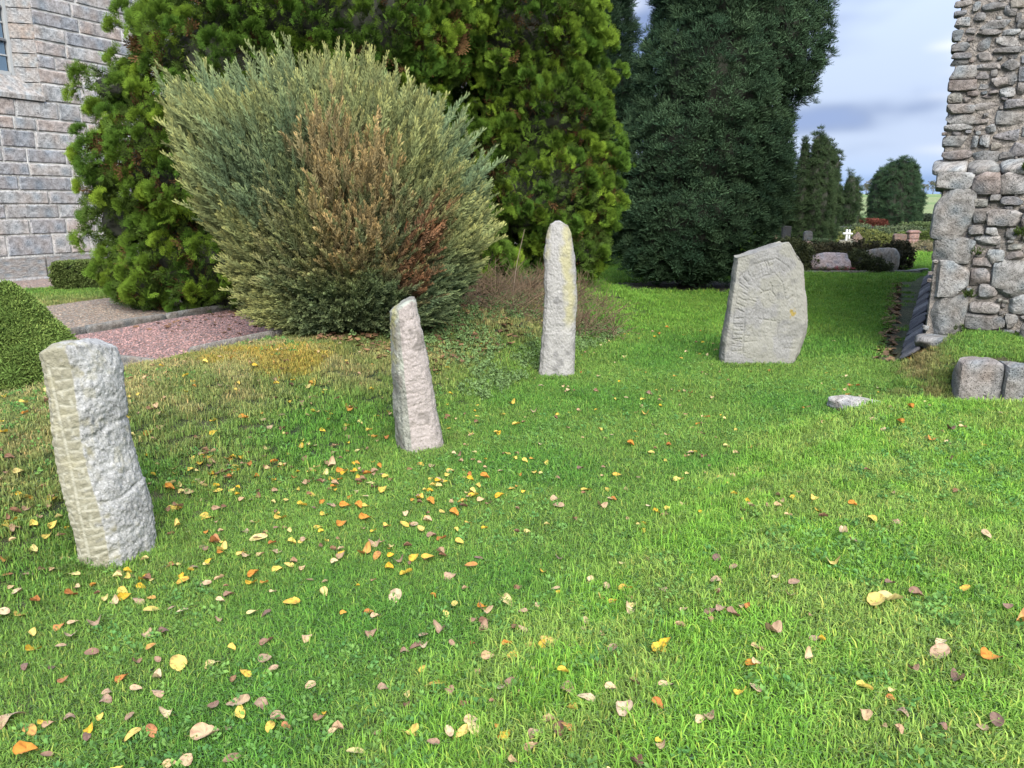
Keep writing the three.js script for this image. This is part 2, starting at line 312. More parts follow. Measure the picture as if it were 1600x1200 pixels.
{ // the tall pale stone
  const foot = [[0.17, -0.13], [-0.12, -0.14], [-0.17, 0.1], [0.1, 0.13], [0.185, 0.05]], r = rng(21), list = [];
  runeRow(list, r, [-0.13, 0.4], [-0.12, 1.25], [1, 0.1, 0.2], 0.05);
  const carve = strokes(list, 0.009);
  const g = standingStone({ foot, smooth: 2, N: 220, M: 260, H: 1.42, seed: 31, rough: 0.6,
    profile: v => ({ sx: poly([[0, 1.02], [0.3, 0.95], [0.8, 0.86], [0.93, 0.72], [1, 0.5]], v), sz: poly([[0, 1], [0.85, 0.85], [1, 0.55]], v), cx: poly([[0, -0.01], [0.5, 0.02], [1, 0.0]], v), cz: -0.02 * v }),
    top: (x, z) => 1.44 - Math.max(0, x - 0.02) * 0.5 - Math.max(0, -x - 0.02) * 0.35,
    cutDepth: 0.0022, cut: (x, y, z, nx, nz) => nz > 0.4 ? carve(x, y) * ss(0.4, 0.6, vn(x * 12, y * 5, 3)) : 0,
    color: (x, y, z, nx, ny, nz, cut) => { const q = grain(x, y, z, 9); let c = [0.415, 0.40, 0.375].map(k => k * (0.45 + 0.55 * q.v));
      const w = ss(0.0, 0.06, 0.075 - Math.abs(x - 0.1 + 0.025 * Math.sin(y * 7) + (vn(y * 20, x * 20) - 0.5) * 0.05)) * ss(0.35, 0.75, y + (vn(y * 9, 3) - 0.5) * 0.6); c = mix3(c, [0.45, 0.41, 0.16], w * 0.6);
      const w2 = ss(0.5, 0.58, fbm(x * 13, y * 8, 5, 3)) * ss(0.05, 0.11, -x) * ss(1.05, 1.2, y); c = mix3(c, [0.42, 0.38, 0.18], w2 * 0.7);
      const dark = ss(0.6, 0.7, fbm(x * 8 + 5, y * 7, z * 8, 3)); return mix3(c, [0.17, 0.165, 0.16], dark * 0.6); } });
  const t = thing('rune_stone', 'tall narrow pale standing stone with yellow lichen down its right edge', 'standing stone', onGround(0.42, 7.22), 'carved standing stones');
  mesh('stone', g, M.stone, t);
}
{ // the broad slab
  const prof = [[0, -0.43, 0.36], [0.1, -0.425, 0.41], [0.25, -0.41, 0.46], [0.36, -0.395, 0.475], [0.5, -0.38, 0.455], [0.62, -0.36, 0.42], [0.75, -0.345, 0.405], [0.87, -0.335, 0.39], [1, -0.32, 0.375]];
  const li = prof.map(p => [p[0], p[1]]), ri = prof.map(p => [p[0], p[2]]);
  const foot = [[0.5, -0.17], [-0.9, -0.15], [-1, 0.05], [-0.93, 0.15], [0.76, 0.15], [0.95, 0.06], [1.02, -0.1]], r = rng(44), list = [];
  const outer = [[-0.35, 0.12], [-0.335, 0.5], [-0.29, 0.88], [-0.16, 1.0], [0.06, 1.06], [0.2, 0.97], [0.275, 0.78], [0.32, 0.45], [0.3, 0.15]];
  const inner = [[-0.235, 0.12], [-0.225, 0.5], [-0.19, 0.76], [-0.09, 0.87], [0.05, 0.92], [0.13, 0.83], [0.175, 0.66], [0.205, 0.42], [0.19, 0.15]];
  const third = [[-0.12, 0.3], [-0.12, 0.6], [-0.07, 0.72], [0.02, 0.75], [0.08, 0.68], [0.1, 0.55], [0.11, 0.3]];
  for (const c of [outer, inner, third]) for (let i = 1; i < c.length; i++) list.push([...c[i - 1], ...c[i]]);
  for (let i = 1; i < outer.length; i++) { const a = inner[i - 1], b = inner[i], ox = (outer[i - 1][0] + outer[i][0] - a[0] - b[0]) / 2, oy = (outer[i - 1][1] + outer[i][1] - a[1] - b[1]) / 2, w = Math.hypot(ox, oy); runeRow(list, r, a, b, [ox / w, oy / w, w], 0.045); }
  for (let i = 1; i < third.length; i++) { const a = third[i - 1], b = third[i], ox = (inner[i][0] - b[0]) || 0.05, oy = inner[i][1] - b[1], w = Math.hypot(ox, oy); runeRow(list, r, a, b, [ox / w, oy / w, Math.min(w, 0.09)], 0.06); }
  list.push([-0.03, 0.28, -0.05, 0.6], [0.03, 0.3, 0.04, 0.62], [-0.08, 0.46, 0.09, 0.44], [-0.02, 0.6, 0.0, 0.7], [0.0, 0.2, 0.02, 0.34], [-0.3, 0.22, -0.1, 0.24], [-0.28, 0.3, -0.14, 0.29]);
  const carve = strokes(list, 0.011);
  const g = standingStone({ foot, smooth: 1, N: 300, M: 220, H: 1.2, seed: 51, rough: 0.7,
    profile: v => { const a = poly(li, v), b = poly(ri, v); return { sx: (b - a) / 2, sz: mix(1.05, 0.8, v), cx: (a + b) / 2, cz: -0.06 * v, rim: 0.2 }; },
    top: (x, z) => poly([[-0.4, 1.03], [-0.3, 1.075], [-0.2, 1.1], [-0.05, 1.15], [0.1, 1.195], [0.18, 1.22], [0.24, 1.13], [0.33, 1.02], [0.4, 0.96]], x),
    cutDepth: 0.0075, cut: (x, y, z, nx, nz) => nz > 0.5 ? carve(x, y) * (0.35 + 0.65 * ss(0.35, 0.65, fbm(x * 7, y * 7, 2, 2))) : 0,
    color: (x, y, z, nx, ny, nz, cut) => { const q = grain(x, y, z, 13); let c = [0.3, 0.293, 0.275].map(k => k * (0.5 + 0.5 * q.v)); c = mix3(c, [0.4, 0.37, 0.355].map(k => k * (0.7 + 0.3 * q.v)), ss(0.3, 0.8, nx) * 0.8);  // right flank painted lighter, light from the right put into its colour
      const lic = ss(0.45, 0.6, fbm(x * 6, y * 6, 17, 3)); c = mix3(c, [0.33, 0.32, 0.25], lic * 0.5);
      const dark = ss(0.58, 0.7, fbm(x * 5 + 5, y * 6, z * 5 + 2, 3)); c = mix3(c, [0.2, 0.195, 0.18], dark * 0.55);
      const spot = 1 - ss(0.018, 0.04, Math.hypot(x - 0.255, (y - 0.515) * 0.8) + (vn(x * 60, y * 60, 3) - 0.5) * 0.04); c = mix3(c, [0.34, 0.24, 0.03], spot * 0.9);
      return c; } });
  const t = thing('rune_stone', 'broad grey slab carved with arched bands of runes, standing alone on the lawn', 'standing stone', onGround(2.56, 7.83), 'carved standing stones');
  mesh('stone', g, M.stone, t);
}

// ---------------------------------------------------------------- rough stones in general
function rockGeometry(w, h, d, seed, { n = 4.5, seg = 5, cuts = 6, noise = 0.06, cutLo = 0.72, cutHi = 0.98, crease = 0 } = {}) {
  let g = new THREE.BoxGeometry(2, 2, 2, seg, seg, seg); g.deleteAttribute('normal'); g.deleteAttribute('uv'); g = mergeVertices(g, 1e-4);
  const P = g.attributes.position, r = rng(seed * 7919 + 13), pl = [];
  for (let k = 0; k < cuts; k++) { const a = new THREE.Vector3(r() * 2 - 1, r() * 2 - 1, r() * 1.6 - 0.8).normalize(), ext = Math.abs(a.x) + Math.abs(a.y) + Math.abs(a.z); pl.push([a, ext * mix(cutLo, cutHi, r()) * 0.82]); }
  const v = new THREE.Vector3(), uv = [];
  for (let i = 0; i < P.count; i++) {
    v.fromBufferAttribute(P, i).normalize(); const k = Math.pow(Math.pow(Math.abs(v.x), n) + Math.pow(Math.abs(v.y), n) + Math.pow(Math.abs(v.z), n), -1 / n); v.multiplyScalar(k);
    for (const [a, c] of pl) { const s = v.dot(a) - c; if (s > 0) v.addScaledVector(a, -s); }
    v.multiplyScalar(1 + (fbm(v.x * 2 + seed, v.y * 2, v.z * 2, 3) - 0.5) * noise * 2.4);
    P.setXYZ(i, v.x * w / 2, v.y * h / 2, v.z * d / 2); uv.push(v.x * w / 2 + v.z * d * 0.35 + seed * 0.37, v.y * h / 2 + v.z * d * 0.3 + seed * 0.21);
  }
  g.setAttribute('uv', new THREE.Float32BufferAttribute(uv, 2)); g.computeVertexNormals(); return crease ? toCreasedNormals(g, crease) : g;
}
const rockTones = [[0.36, 0.35, 0.33], [0.31, 0.305, 0.295], [0.38, 0.35, 0.325], [0.33, 0.285, 0.262], [0.27, 0.255, 0.24], [0.45, 0.44, 0.42], [0.35, 0.325, 0.28], [0.3, 0.285, 0.285]].map(c => rock(c, 1.6));
// ---------------------------------------------------------------- ruined rubble tower at the right
{
  const t = thing('ruined_tower', 'ruined rubble stone tower wall with big corner boulders at the right edge', 'ruin', [4.304, 0, -7.85]);
  t.rotation.y = -28.6 * Math.PI / 180;
  const mortar = std([0.3, 0.265, 0.23], { map: rep(T.soil, 2.2), bumpMap: rep(T.rough, 2.5), bumpScale: 0.03, roughness: 1 });
  const slab = (x0, x1, y0, y1, z0, z1) => { const g = new THREE.BoxGeometry(x1 - x0, y1 - y0, z1 - z0); g.translate((x0 + x1) / 2, (y0 + y1) / 2, (z0 + z1) / 2); const p = g.attributes.position, n = g.attributes.normal, u = g.attributes.uv; for (let i = 0; i < p.count; i++) u.setXY(i, Math.abs(n.getX(i)) > 0.5 ? p.getZ(i) : p.getX(i), Math.abs(n.getY(i)) > 0.5 ? p.getZ(i) : p.getY(i)); return g; };
  mesh('rubble_core', mergeGeometries([slab(-0.05, 4, -0.4, 1.86, -11, -0.012), slab(-0.08, 4, 1.86, 5.6, -11, -0.15)]), mortar, t);
  const low = [[.06,1.5,.32,.45],[.11,1.15,.34,.23],[.1,.87,.3,.33],[.15,.51,.37,.37],[.04,1.82,.29,.2],[.31,1.81,.24,.23],[.53,1.8,.22,.21],[.62,.9,.3,.33],[.71,.65,.16,.18],[.44,.76,.15,.13],[.36,.89,.16,.17],[.36,1.03,.16,.11],[.45,1.09,.16,.14],[.38,1.26,.2,.09],[.43,.6,.23,.1],[.45,.46,.32,.15],[.48,1.47,.29,.14],[.3,1.49,.17,.13],[.27,1.61,.13,.07],[.4,1.65,.09,.07],[.53,1.63,.17,.07],[.27,1.34,.12,.1],[.41,1.34,.11,.07],[.57,1.32,.09,.11],[.67,1.44,.08,.14],[.67,.48,.11,.13]];
  const high = [[.42,2.25,.2,.13],[.45,2.4,.26,.15],[.27,2.05,.22,.11],[.53,2.11,.16,.12],[-.09,3.37,.1,.06],[-.07,3.29,.13,.09],[-.09,3.18,.09,.09],[-.05,3.07,.15,.09],[-.04,2.99,.16,.05],[-.05,2.94,.14,.06],[-.01,2.84,.22,.12],[0,2.72,.22,.12],[-.05,2.61,.12,.09],[.01,2.51,.22,.09],[.02,2.41,.23,.11],[-.08,3.46,.13,.05],[.18,3.4,.18,.09],[.04,3.42,.06,.08],[.32,3.36,.1,.1],[.07,3.33,.1,.07],[.22,3.25,.25,.08],[.39,3.29,.08,.08],[.43,3.23,.08,.07],[.17,3.18,.18,.06],[.35,3.16,.13,.06],[.15,3.08,.12,.12],[.33,3.09,.19,.09],[.33,3.01,.21,.06],[.16,2.97,.13,.08],[.38,2.87,.14,.11],[.2,2.87,.21,.06],[.16,2.8,.11,.06],[.4,2.76,.11,.12],[.49,2.8,.07,.15],[.5,2.66,.08,.1],[.32,2.72,.16,.09],[.38,2.63,.12,.08],[.48,2.92,.06,.07],[.1,2.64,.09,.05],[.27,2.64,.07,.03],[.38,3.41,.13,.07],[.47,2.52,.18,.09],[.01,2.33,.22,.06],[0,2.2,.2,.1],[.17,2.19,.05,.1],[.25,2.19,.08,.11],[.29,2.31,.08,.07],[.35,2.14,.08,.07],[.45,2.05,.12,.07],[.03,2.07,.24,.08]];
  const r = rng(77); let seed = 100;
  // fills the rest of a face with smaller and smaller stones wherever they fit
  function pack(x0, x1, y0, y1, placed, sizes, tries) {
    const C = 0.012, W = Math.ceil((x1 - x0) / C), H = Math.ceil((y1 - y0) / C), used = new Uint8Array(W * H), out = [];
    const cells = (x, y, w, h, fn) => { for (let j = Math.floor((y - h / 2 - y0) / C); j <= (y + h / 2 - y0) / C; j++) for (let i = Math.floor((x - w / 2 - x0) / C); i <= (x + w / 2 - x0) / C; i++) { const ex = Math.abs((i + 0.5) * C + x0 - x) / (w / 2 + 0.002), ey = Math.abs((j + 0.5) * C + y0 - y) / (h / 2 + 0.002); if (ex ** 4 + ey ** 4 > 1 || i < 0 || j < 0 || i >= W || j >= H) continue; if (fn(j * W + i)) return true; } return false; };
    for (const s of placed) cells(s[0], s[1], s[2], s[3], k => { used[k] = 1; });
    for (const [w0, w1, h0, h1] of sizes) for (let k = 0; k < tries; k++) {
      const w = mix(w0, w1, r()), h = Math.min(w * 0.95, mix(h0, h1, r())), x = mix(x0 + w / 2, x1 - w / 2, r()), y = mix(y0 + h / 2, y1 - h / 2, r());
      if (cells(x, y, w + 0.006, h + 0.006, k2 => used[k2])) continue;
      cells(x, y, w, h, k2 => { used[k2] = 1; }); out.push([x, y, w, h]);
    }
    return out;
  }
  const small = [[0.16, 0.24, 0.07, 0.13], [0.1, 0.16, 0.05, 0.09], [0.06, 0.1, 0.035, 0.07], [0.035, 0.06, 0.025, 0.04]];
  const lowFill = pack(-0.1, 0.98, 0.15, 1.93, low, small, 900), highFill = pack(-0.13, 0.98, 1.98, 3.75, high, small, 1300);
  function lay(list, hand, zFace) {
    list.forEach(([x, y, w, h], i) => {
      const big = hand && w > 0.27, dep = clamp(Math.min(w, h) * 1.4, 0.06, 0.36), proud = hand ? 0.03 + 0.03 * r() : 0.03 + 0.025 * r();
      const g = rockGeometry(w * (hand ? 1.12 : 1.08), h * (hand ? 1.14 : 1.12), dep, ++seed, { n: big ? 11 : 6, seg: big ? 9 : w > 0.12 ? 6 : 4, cuts: big ? 9 : 8, noise: 0.05, cutLo: big ? 0.8 : 0.62, cutHi: 0.97, crease: 0.55 });
      const m = mesh('stone', g, hand && w * h > 0.07 ? rockTones[pick([0, 5, 0, 2], r)] : pick(rockTones, r), t, [x, y, zFace - dep / 2 + proud]);
      m.rotation.z = (r() - 0.5) * (hand ? 0.1 : 0.25);
    });
  }
  lay(low, true, 0); lay(lowFill, false, -0.02); lay(high, true, -0.16); lay(highFill, false, -0.17);
  // the ledge of sloping slabs between the lower and the upper face
  for (const [x, w] of [[-0.02, 0.3], [0.27, 0.28], [0.56, 0.3], [0.86, 0.3]]) { const m = mesh('stone', rockGeometry(w, 0.09, 0.28, ++seed, { seg: 6, cuts: 4 }), rockTones[pick([0, 3, 5], r)], t, [x, 1.955, -0.1]); m.rotation.x = 0.45; }
  // masonry outside the view and round the corner, joined
  const rest = [], add = (list, put) => list.forEach(([x, y, w, h]) => { const g = rockGeometry(w, h, 0.14, ++seed, { seg: 2, cuts: 3 }); put(g, x, y); rest.push(g); });
  const coarse = [[0.3, 0.5, 0.2, 0.34], [0.18, 0.3, 0.1, 0.2], [0.1, 0.18, 0.07, 0.12]];
  add(pack(1.0, 4, 0.1, 1.9, [], coarse, 260), (g, x, y) => g.translate(x, y, -0.06)); add(pack(1.0, 4, 1.95, 5.6, [], coarse, 380), (g, x, y) => g.translate(x, y, -0.2)); add(pack(-0.1, 1.0, 3.78, 5.6, [], coarse, 200), (g, x, y) => g.translate(x, y, -0.2));
  for (const [y0, y1, off] of [[0.05, 1.9, 0.0], [1.95, 5.6, -0.03]]) add(pack(0.25, 11, y0, y1, [], coarse, 700), (g, x, y) => { g.rotateY(-Math.PI / 2); g.translate(off, y, -x); });
  mesh('rubble_masonry', mergeGeometries(rest), rockTones[0], t).userData.kind = 'stuff';
  // moss and tufts in the joints
  const rf = rng(9), items = []; for (const [x, y, n] of [[0.62, 1.33, 40], [0.28, 0.72, 34], [0.3, 1.14, 16], [0.62, 1.93, 40], [0.24, 0.38, 20]]) for (let i = 0; i < n; i++) items.push({ p: [x + (rf() - 0.5) * 0.09, y + (rf() - 0.5) * 0.06, 0.02 + rf() * 0.04], d: [rf() - 0.5, 0.6, 0.5], roll: rf() * 6, s: 0.035 + 0.03 * rf(), c: [0.1, 0.15, 0.03] });
  const tuft = new THREE.BufferGeometry(); { const p = [], c = [], k = rng(4); for (let i = 0; i < 9; i++) { const a = k() * 6.3, l = 0.6 + 0.6 * k(), o = 0.5 * k(); p.push(-0.08 * Math.cos(a), 0, -0.08 * Math.sin(a), 0.08 * Math.cos(a), 0, 0.08 * Math.sin(a), o * Math.sin(a), l, -o * Math.cos(a)); for (let j = 0; j < 9; j++) c.push(0.7 + 0.4 * k()); } tuft.setAttribute('position', new THREE.Float32BufferAttribute(p, 3)); tuft.setAttribute('color', new THREE.Float32BufferAttribute(c, 3)); tuft.computeVertexNormals(); }
  scatter(t, 'moss', tuft, M.grass, items);
}
// slates leaning along the foot of the tower's side
{
  const s = thing('slate_edging', 'row of dark leaning slates along the foot of the ruined tower', 'edging', [4.304, 0, -7.85]);
  s.rotation.y = -28.6 * Math.PI / 180; const r = rng(15);
  const dark = [[0.16, 0.16, 0.18], [0.2, 0.2, 0.215], [0.14, 0.14, 0.16], [0.36, 0.36, 0.37]].map(c => rock(c, 3));
  for (let k = 0; k < 26; k++) {
    const z = 0.05 - k * 0.4, wx = 4.304 + (-0.22) * 0.895 + z * -0.446, wz = -7.85 + (-0.22) * 0.446 + z * 0.895;
    const m = mesh('slate', rockGeometry(0.23, 0.04, 0.42, 700 + k, { n: 8, seg: 3, cuts: 3, noise: 0.04, cutLo: 0.85 }), dark[k % 7 === 3 ? 3 : k % 3], s, [-0.17, land(wx, -wz) * 0.6 + 0.1, z]);
    m.rotation.set((r() - 0.5) * 0.1, (r() - 0.5) * 0.12, 0.72 + (r() - 0.5) * 0.15);
  }
}
function boulder(name, label, cat, x, d, w, h, dep, tone, turn, seed, o = {}, group) {
  const m = mesh(name, rockGeometry(w, h, dep, seed, { seg: 10, cuts: 5, ...o }), Array.isArray(tone) ? rock(tone, 1.6) : rockTones[tone], scene, [x, o.y ?? land(x, d) + h * (o.up ?? 0.36), -d]);
  m.rotation.y = turn; if (o.tilt) m.rotation.z = o.tilt; if (o.pitch) m.rotation.x = o.pitch; return tag(m, label, cat, group);
}
boulder('footing_stone', 'flat grey footing stone jutting out under the ruined tower corner', 'stone', 4.36, 7.72, 0.5, 0.14, 0.36, 1, -0.46, 801, { up: 0.1 });
boulder('kerb_boulder', 'rounded brown-grey upright boulder at the left end of the low bank wall', 'boulder', 3.80, 6.2, 0.33, 0.48, 0.3, 2, -0.2, 811, { n: 9, y: 0.13, cuts: 4, cutLo: 0.72, noise: 0.04, crease: 0.5 });
boulder('kerb_boulder', 'large square grey boulder in the low bank wall at the right edge', 'boulder', 4.2, 6.06, 0.5, 0.52, 0.34, 0, -0.3, 815, { n: 14, y: 0.1, cuts: 3, cutLo: 0.85, noise: 0.03, crease: 0.5 });
boulder('bank_stone', 'small pale stone in the grass at the foot of the ruin, right edge', 'stone', 4.98, 7.28, 0.22, 0.2, 0.2, 0, 0.3, 818, { up: 0.3 });
boulder('flat_stone', 'flat pale stone sunk level with the lawn behind the grassy mound', 'stone', 2.74, 5.9, 0.37, 0.1, 0.4, [0.6, 0.57, 0.52], 0.3, 822, { n: 6, up: 0.55, cuts: 3 });

// ---------------------------------------------------------------- church wall at the left
{
  const c = thing('church', 'grey granite church wall with pale pointing and a tall window, top left', 'church', [-8.94, 0, -13.56]);
  c.rotation.y = 63.5 * Math.PI / 180; const r = rng(33);
  const mortar = std([0.52, 0.51, 0.485], { map: rep(T.soil, 1.5), bumpMap: rep(T.rough, 3), bumpScale: 0.006 });
  const bx = (x0, x1, y0, y1, z0, z1) => { const g = new THREE.BoxGeometry(x1 - x0, y1 - y0, z1 - z0); g.translate((x0 + x1) / 2, (y0 + y1) / 2, (z0 + z1) / 2); return g; };
  mesh('wall_core', mergeGeometries([bx(-5, -1, -0.3, 9.2, -0.8, 0), bx(1.19, 22, -0.3, 9.2, -0.8, 0), bx(-1, 1.19, -0.3, 3.39, -0.8, 0), bx(-1, 1.19, 6.3, 9.2, -0.8, 0), bx(-5, 22, -0.3, 9.2, -9, -8.6), bx(-5, -4.6, -0.3, 9.2, -8.6, -0.8), bx(21.6, 22, -0.3, 9.2, -8.6, -0.8), bx(-5.3, 22.3, 9.2, 9.5, -9.3, 0.3)]), mortar, c);
  const tones = [[0.44, 0.435, 0.45], [0.48, 0.47, 0.475], [0.4, 0.4, 0.42], [0.52, 0.46, 0.43], [0.46, 0.455, 0.455], [0.54, 0.525, 0.515]].map(k => rock(k.map(v => v * 1.18), 1.1, 0.006));
  // rock-faced block: flat sides, a pillowed uneven face
  function block(w, h, seed, bulge = 0.02) {
    const cx = [0, 0.018 / w], cy = [0, 0.018 / h, 0.36, 0.66, 1 - 0.018 / h, 1], n = Math.max(2, Math.round(w / 0.14)); for (let i = 1; i < n; i++) cx.push(i / n); cx.push(1 - 0.018 / w, 1);
    const nx = cx.length - 1, ny = cy.length - 1, p = [], uv = [], idx = [];
    for (let j = 0; j <= ny; j++) for (let i = 0; i <= nx; i++) { const e = i === 0 || j === 0 || i === nx || j === ny, x = (cx[i] - 0.5) * w, y = (cy[j] - 0.5) * h; p.push(x, y, e ? 0.003 : 0.008 + bulge * fbm(x * 7 + seed * 3.1, y * 9, seed, 3)); uv.push(x + seed * 0.31, y + seed * 0.17); }
    const W = nx + 1; for (let j = 0; j < ny; j++) for (let i = 0; i < nx; i++) { const a = j * W + i; idx.push(a, a + 1, a + W, a + 1, a + W + 1, a + W); }
    const edge = []; for (let i = 0; i <= nx; i++) edge.push(i); for (let j = 1; j <= ny; j++) edge.push(j * W + nx); for (let i = nx - 1; i >= 0; i--) edge.push(ny * W + i); for (let j = ny - 1; j > 0; j--) edge.push(j * W);
    const b0 = p.length / 3; edge.forEach(k => { p.push(p[k * 3], p[k * 3 + 1], -0.03); uv.push(uv[k * 2], uv[k * 2 + 1]); });
    edge.forEach((k, i) => { const n = edge[(i + 1) % edge.length], a = b0 + i, b = b0 + (i + 1) % edge.length; idx.push(k, a, n, n, a, b); });
    return toCreasedNormals(geometry(p, idx, null, uv), 0.35);
  }
  const ys = [0.69, 1.06, 1.34, 1.59, 1.83, 2.08, 2.31, 2.56, 2.86, 3.08, 3.39, 3.70, 3.95, 4.18, 4.42, 4.67, 4.92, 5.18, 5.42, 5.68, 5.94]; let seed = 0; const far = [];
  for (let k = 0; k < ys.length - 1; k++) {
    const y0 = ys[k], y1 = ys[k + 1], holes = k >= 10 ? [[-2.6, -1], [1.19, 3.7]] : [[-2.6, 3.7]];
    for (const [a, b] of holes) { let s = a; while (s < b - 0.01) { let w = (r() < 0.3 ? mix(0.3, 0.45, r()) : mix(0.55, 1.05, r())); if (b - s - w < 0.28) w = b - s; mesh('granite_block', block(w - 0.028, y1 - y0 - 0.026, ++seed), pick(tones, r), c, [s + w / 2, (y0 + y1) / 2, 0]); s += w; } }
  }
  for (let y = 0.69; y < 9.1; y += 0.27) { let s = 3.7; while (s < 21.6) { const w = mix(0.45, 1.0, r()), g = bx(-w / 2 + 0.014, w / 2 - 0.014, -0.122, 0.122, -0.02, 0.02); g.translate(s + w / 2, y + 0.135, 0); far.push(g); s += w; } }
  mesh('masonry', mergeGeometries(far), tones[0], c).userData.kind = 'stuff';
  const pale = [[0.55, 0.53, 0.51], [0.52, 0.505, 0.495], [0.56, 0.49, 0.44]].map(k => rock(k, 2));
  for (let s = -2.9, k = 0; s < 8; s += 1.24, k++) { const g = bx(-0.6, 0.6, -0.2, 0.2, -0.06, 0.06); mesh('plinth_block', g, pale[k % 2], c, [s + 0.6, 0.47, 0.06]); mesh('plinth_cap', rockGeometry(1.2, 0.1, 0.2, 60 + k, { n: 9, seg: 5, cuts: 2, cutLo: 0.95 }), pale[1], c, [s + 0.6, 0.27, 0.16]); }
  // dressed blocks of the slanting window jamb
  for (let k = 10; k < ys.length - 1; k++) {
    const y0 = ys[k] + 0.008, y1 = ys[k + 1] - 0.008, s = mesh('jamb_block', geometry([1.2, y0, 0.012, 1.2, y1, 0.012, 0.91, y0, -0.3, 0.91, y1, -0.3, 1.3, y0, -0.3, 1.3, y1, -0.3].flat(), [0, 1, 2, 1, 3, 2, 0, 4, 1, 1, 4, 5, 0, 2, 4, 1, 5, 3], null, [0, y0, 0, y1, 0.42, y0, 0.42, y1, 0.5, y0, 0.5, y1]).toNonIndexed(), pale[k === 14 ? 2 : k % 2], c);
    s.geometry.computeVertexNormals(); s.material.side = THREE.DoubleSide;
  }
  { const y = 3.385, s0 = -1.05, s1 = 1.23, g = geometry([s0, y, 0.05, s1, y, 0.05, s1, y + 0.075, 0.05, s0, y + 0.075, 0.05, 0.93, 3.83, -0.3, -0.75, 3.83, -0.3, s0, y, -0.3, s1, y, -0.3], [0, 1, 2, 0, 2, 3, 3, 2, 4, 3, 4, 5, 1, 7, 2, 2, 7, 4, 0, 3, 6, 3, 5, 6, 0, 6, 1, 1, 6, 7, 4, 7, 6, 4, 6, 5]).toNonIndexed(); g.computeVertexNormals(); const n = g.attributes.position, uv = []; for (let i = 0; i < n.count; i++) uv.push(n.getX(i), n.getZ(i) * 1.3 + n.getY(i) * 0.2); g.setAttribute('uv', new THREE.Float32BufferAttribute(uv, 2)); mesh('window_sill', g, pale[0], c); }
  const w = new THREE.Group(); w.name = 'window'; c.add(w);
  const lead = std([0.10, 0.105, 0.115], { roughness: 0.5 }), paleBar = std([0.3, 0.31, 0.31], { roughness: 0.5 }), glass = new THREE.MeshPhysicalMaterial({ color: lin([0.10, 0.15, 0.21]), roughness: 0.06, metalness: 0.0, specularIntensity: 1, clearcoat: 1, clearcoatRoughness: 0.05, ior: 1.9 });
  mesh('frame', mergeGeometries([bx(0.89, 0.935, 3.8, 6.3, -0.36, -0.27), bx(-0.76, 0.87, 3.8, 3.86, -0.36, -0.27), bx(-0.76, -0.7, 3.86, 6.3, -0.36, -0.27)]), paleBar, w);
  for (let y = 3.86; y < 6.2; y += 0.27) for (let s = 0.87; s > -0.65; s -= 0.2) mesh('pane', bx(s - 0.188, s - 0.012, y + 0.012, y + 0.258, -0.335, -0.33), glass, w);
  mesh('glazing_bars', mergeGeometries([...Array.from({ length: 8 }, (_, k) => bx(0.66 - k * 0.2, 0.684 - k * 0.2, 3.86, 6.3, -0.345, -0.315)), ...Array.from({ length: 9 }, (_, k) => bx(-0.7, 0.87, 4.118 + k * 0.27, 4.142 + k * 0.27, -0.343, -0.317))]), paleBar, w);
  mesh('saddle_bar', mergeGeometries([bx(-0.7, 0.87, 4.36, 4.4, -0.32, -0.285), bx(-0.7, 0.87, 4.9, 4.94, -0.32, -0.285), bx(-0.7, 0.87, 5.44, 5.48, -0.32, -0.285)]), lead, w);
}
// granite kerbs round the pink gravel plot
{
  const k = thing('plot_kerb', 'low grey granite kerb round the pink gravel plot', 'kerb', onGround(...bankPoint(3.1, 3.2))), base = k.position, r = rng(6), mat = rock([0.30, 0.285, 0.26], 2), mat2 = rock([0.36, 0.33, 0.29], 2);
  const run = (q0, l0, q1, l1, wide, tall) => { const L = Math.hypot(q1 - q0, l1 - l0), n = Math.round(L / 0.95); for (let i = 0; i < n; i++) { const t = (i + 0.5) / n, [x, d] = bankPoint(mix(q0, q1, t), mix(l0, l1, t)), [xa, da] = bankPoint(q0, l0), [xb, db] = bankPoint(q1, l1); const m = mesh('kerb_stone', rockGeometry(L / n - 0.015, tall, wide, 300 + i + Math.round(q0 * 9), { n: 12, seg: 4, cuts: 1, cutLo: 0.97, noise: 0.012 }), wide > 0.09 ? mat : mat2, k, [x - base.x, land(x, d) + tall * 0.22 - base.y, -d - base.z]); m.rotation.y = Math.atan2(db - da, xb - xa); } };
  run(4.44, 2.0, 4.44, 7, 0.1, 0.14); run(1.86, 2.0, 1.86, 4.9, 0.05, 0.1); run(1.9, 2.0, 4.38, 2.0, 0.06, 0.1);
}
// ---------------------------------------------------------------- foliage shapes
// kite(): one small leaf of two faces; b = base point, a = axis, s = side, l = length, w = width, c = tint
function leafSet() {
  const p = [], c = [], idx = [];
  return {
    kite(b, a, s, l, w, t0, t1 = t0, bend = 0) {
      const k = p.length / 3, m = 0.55, n = [a[1] * s[2] - a[2] * s[1], a[2] * s[0] - a[0] * s[2], a[0] * s[1] - a[1] * s[0]];
      for (const [u, v, h] of [[0, 0, 0], [m, -0.5 * w, bend * 0.3], [1, 0, bend], [m, 0.5 * w, bend * 0.3]]) p.push(...[0, 1, 2].map(i => b[i] + a[i] * u * l + s[i] * v + n[i] * h * l));
      for (const t of [t0, mix3(t0, t1, 0.5), t1, mix3(t0, t1, 0.5)]) c.push(...t);
      idx.push(k, k + 1, k + 2, k, k + 2, k + 3);
    },
    done() { return geometry(p, idx, c); },
  };
}
const unit = v => { const l = Math.hypot(...v) || 1; return v.map(k => k / l); };
const cross = (a, b) => [a[1] * b[2] - a[2] * b[1], a[2] * b[0] - a[0] * b[2], a[0] * b[1] - a[1] * b[0]];
const grey = k => [k, k, k];
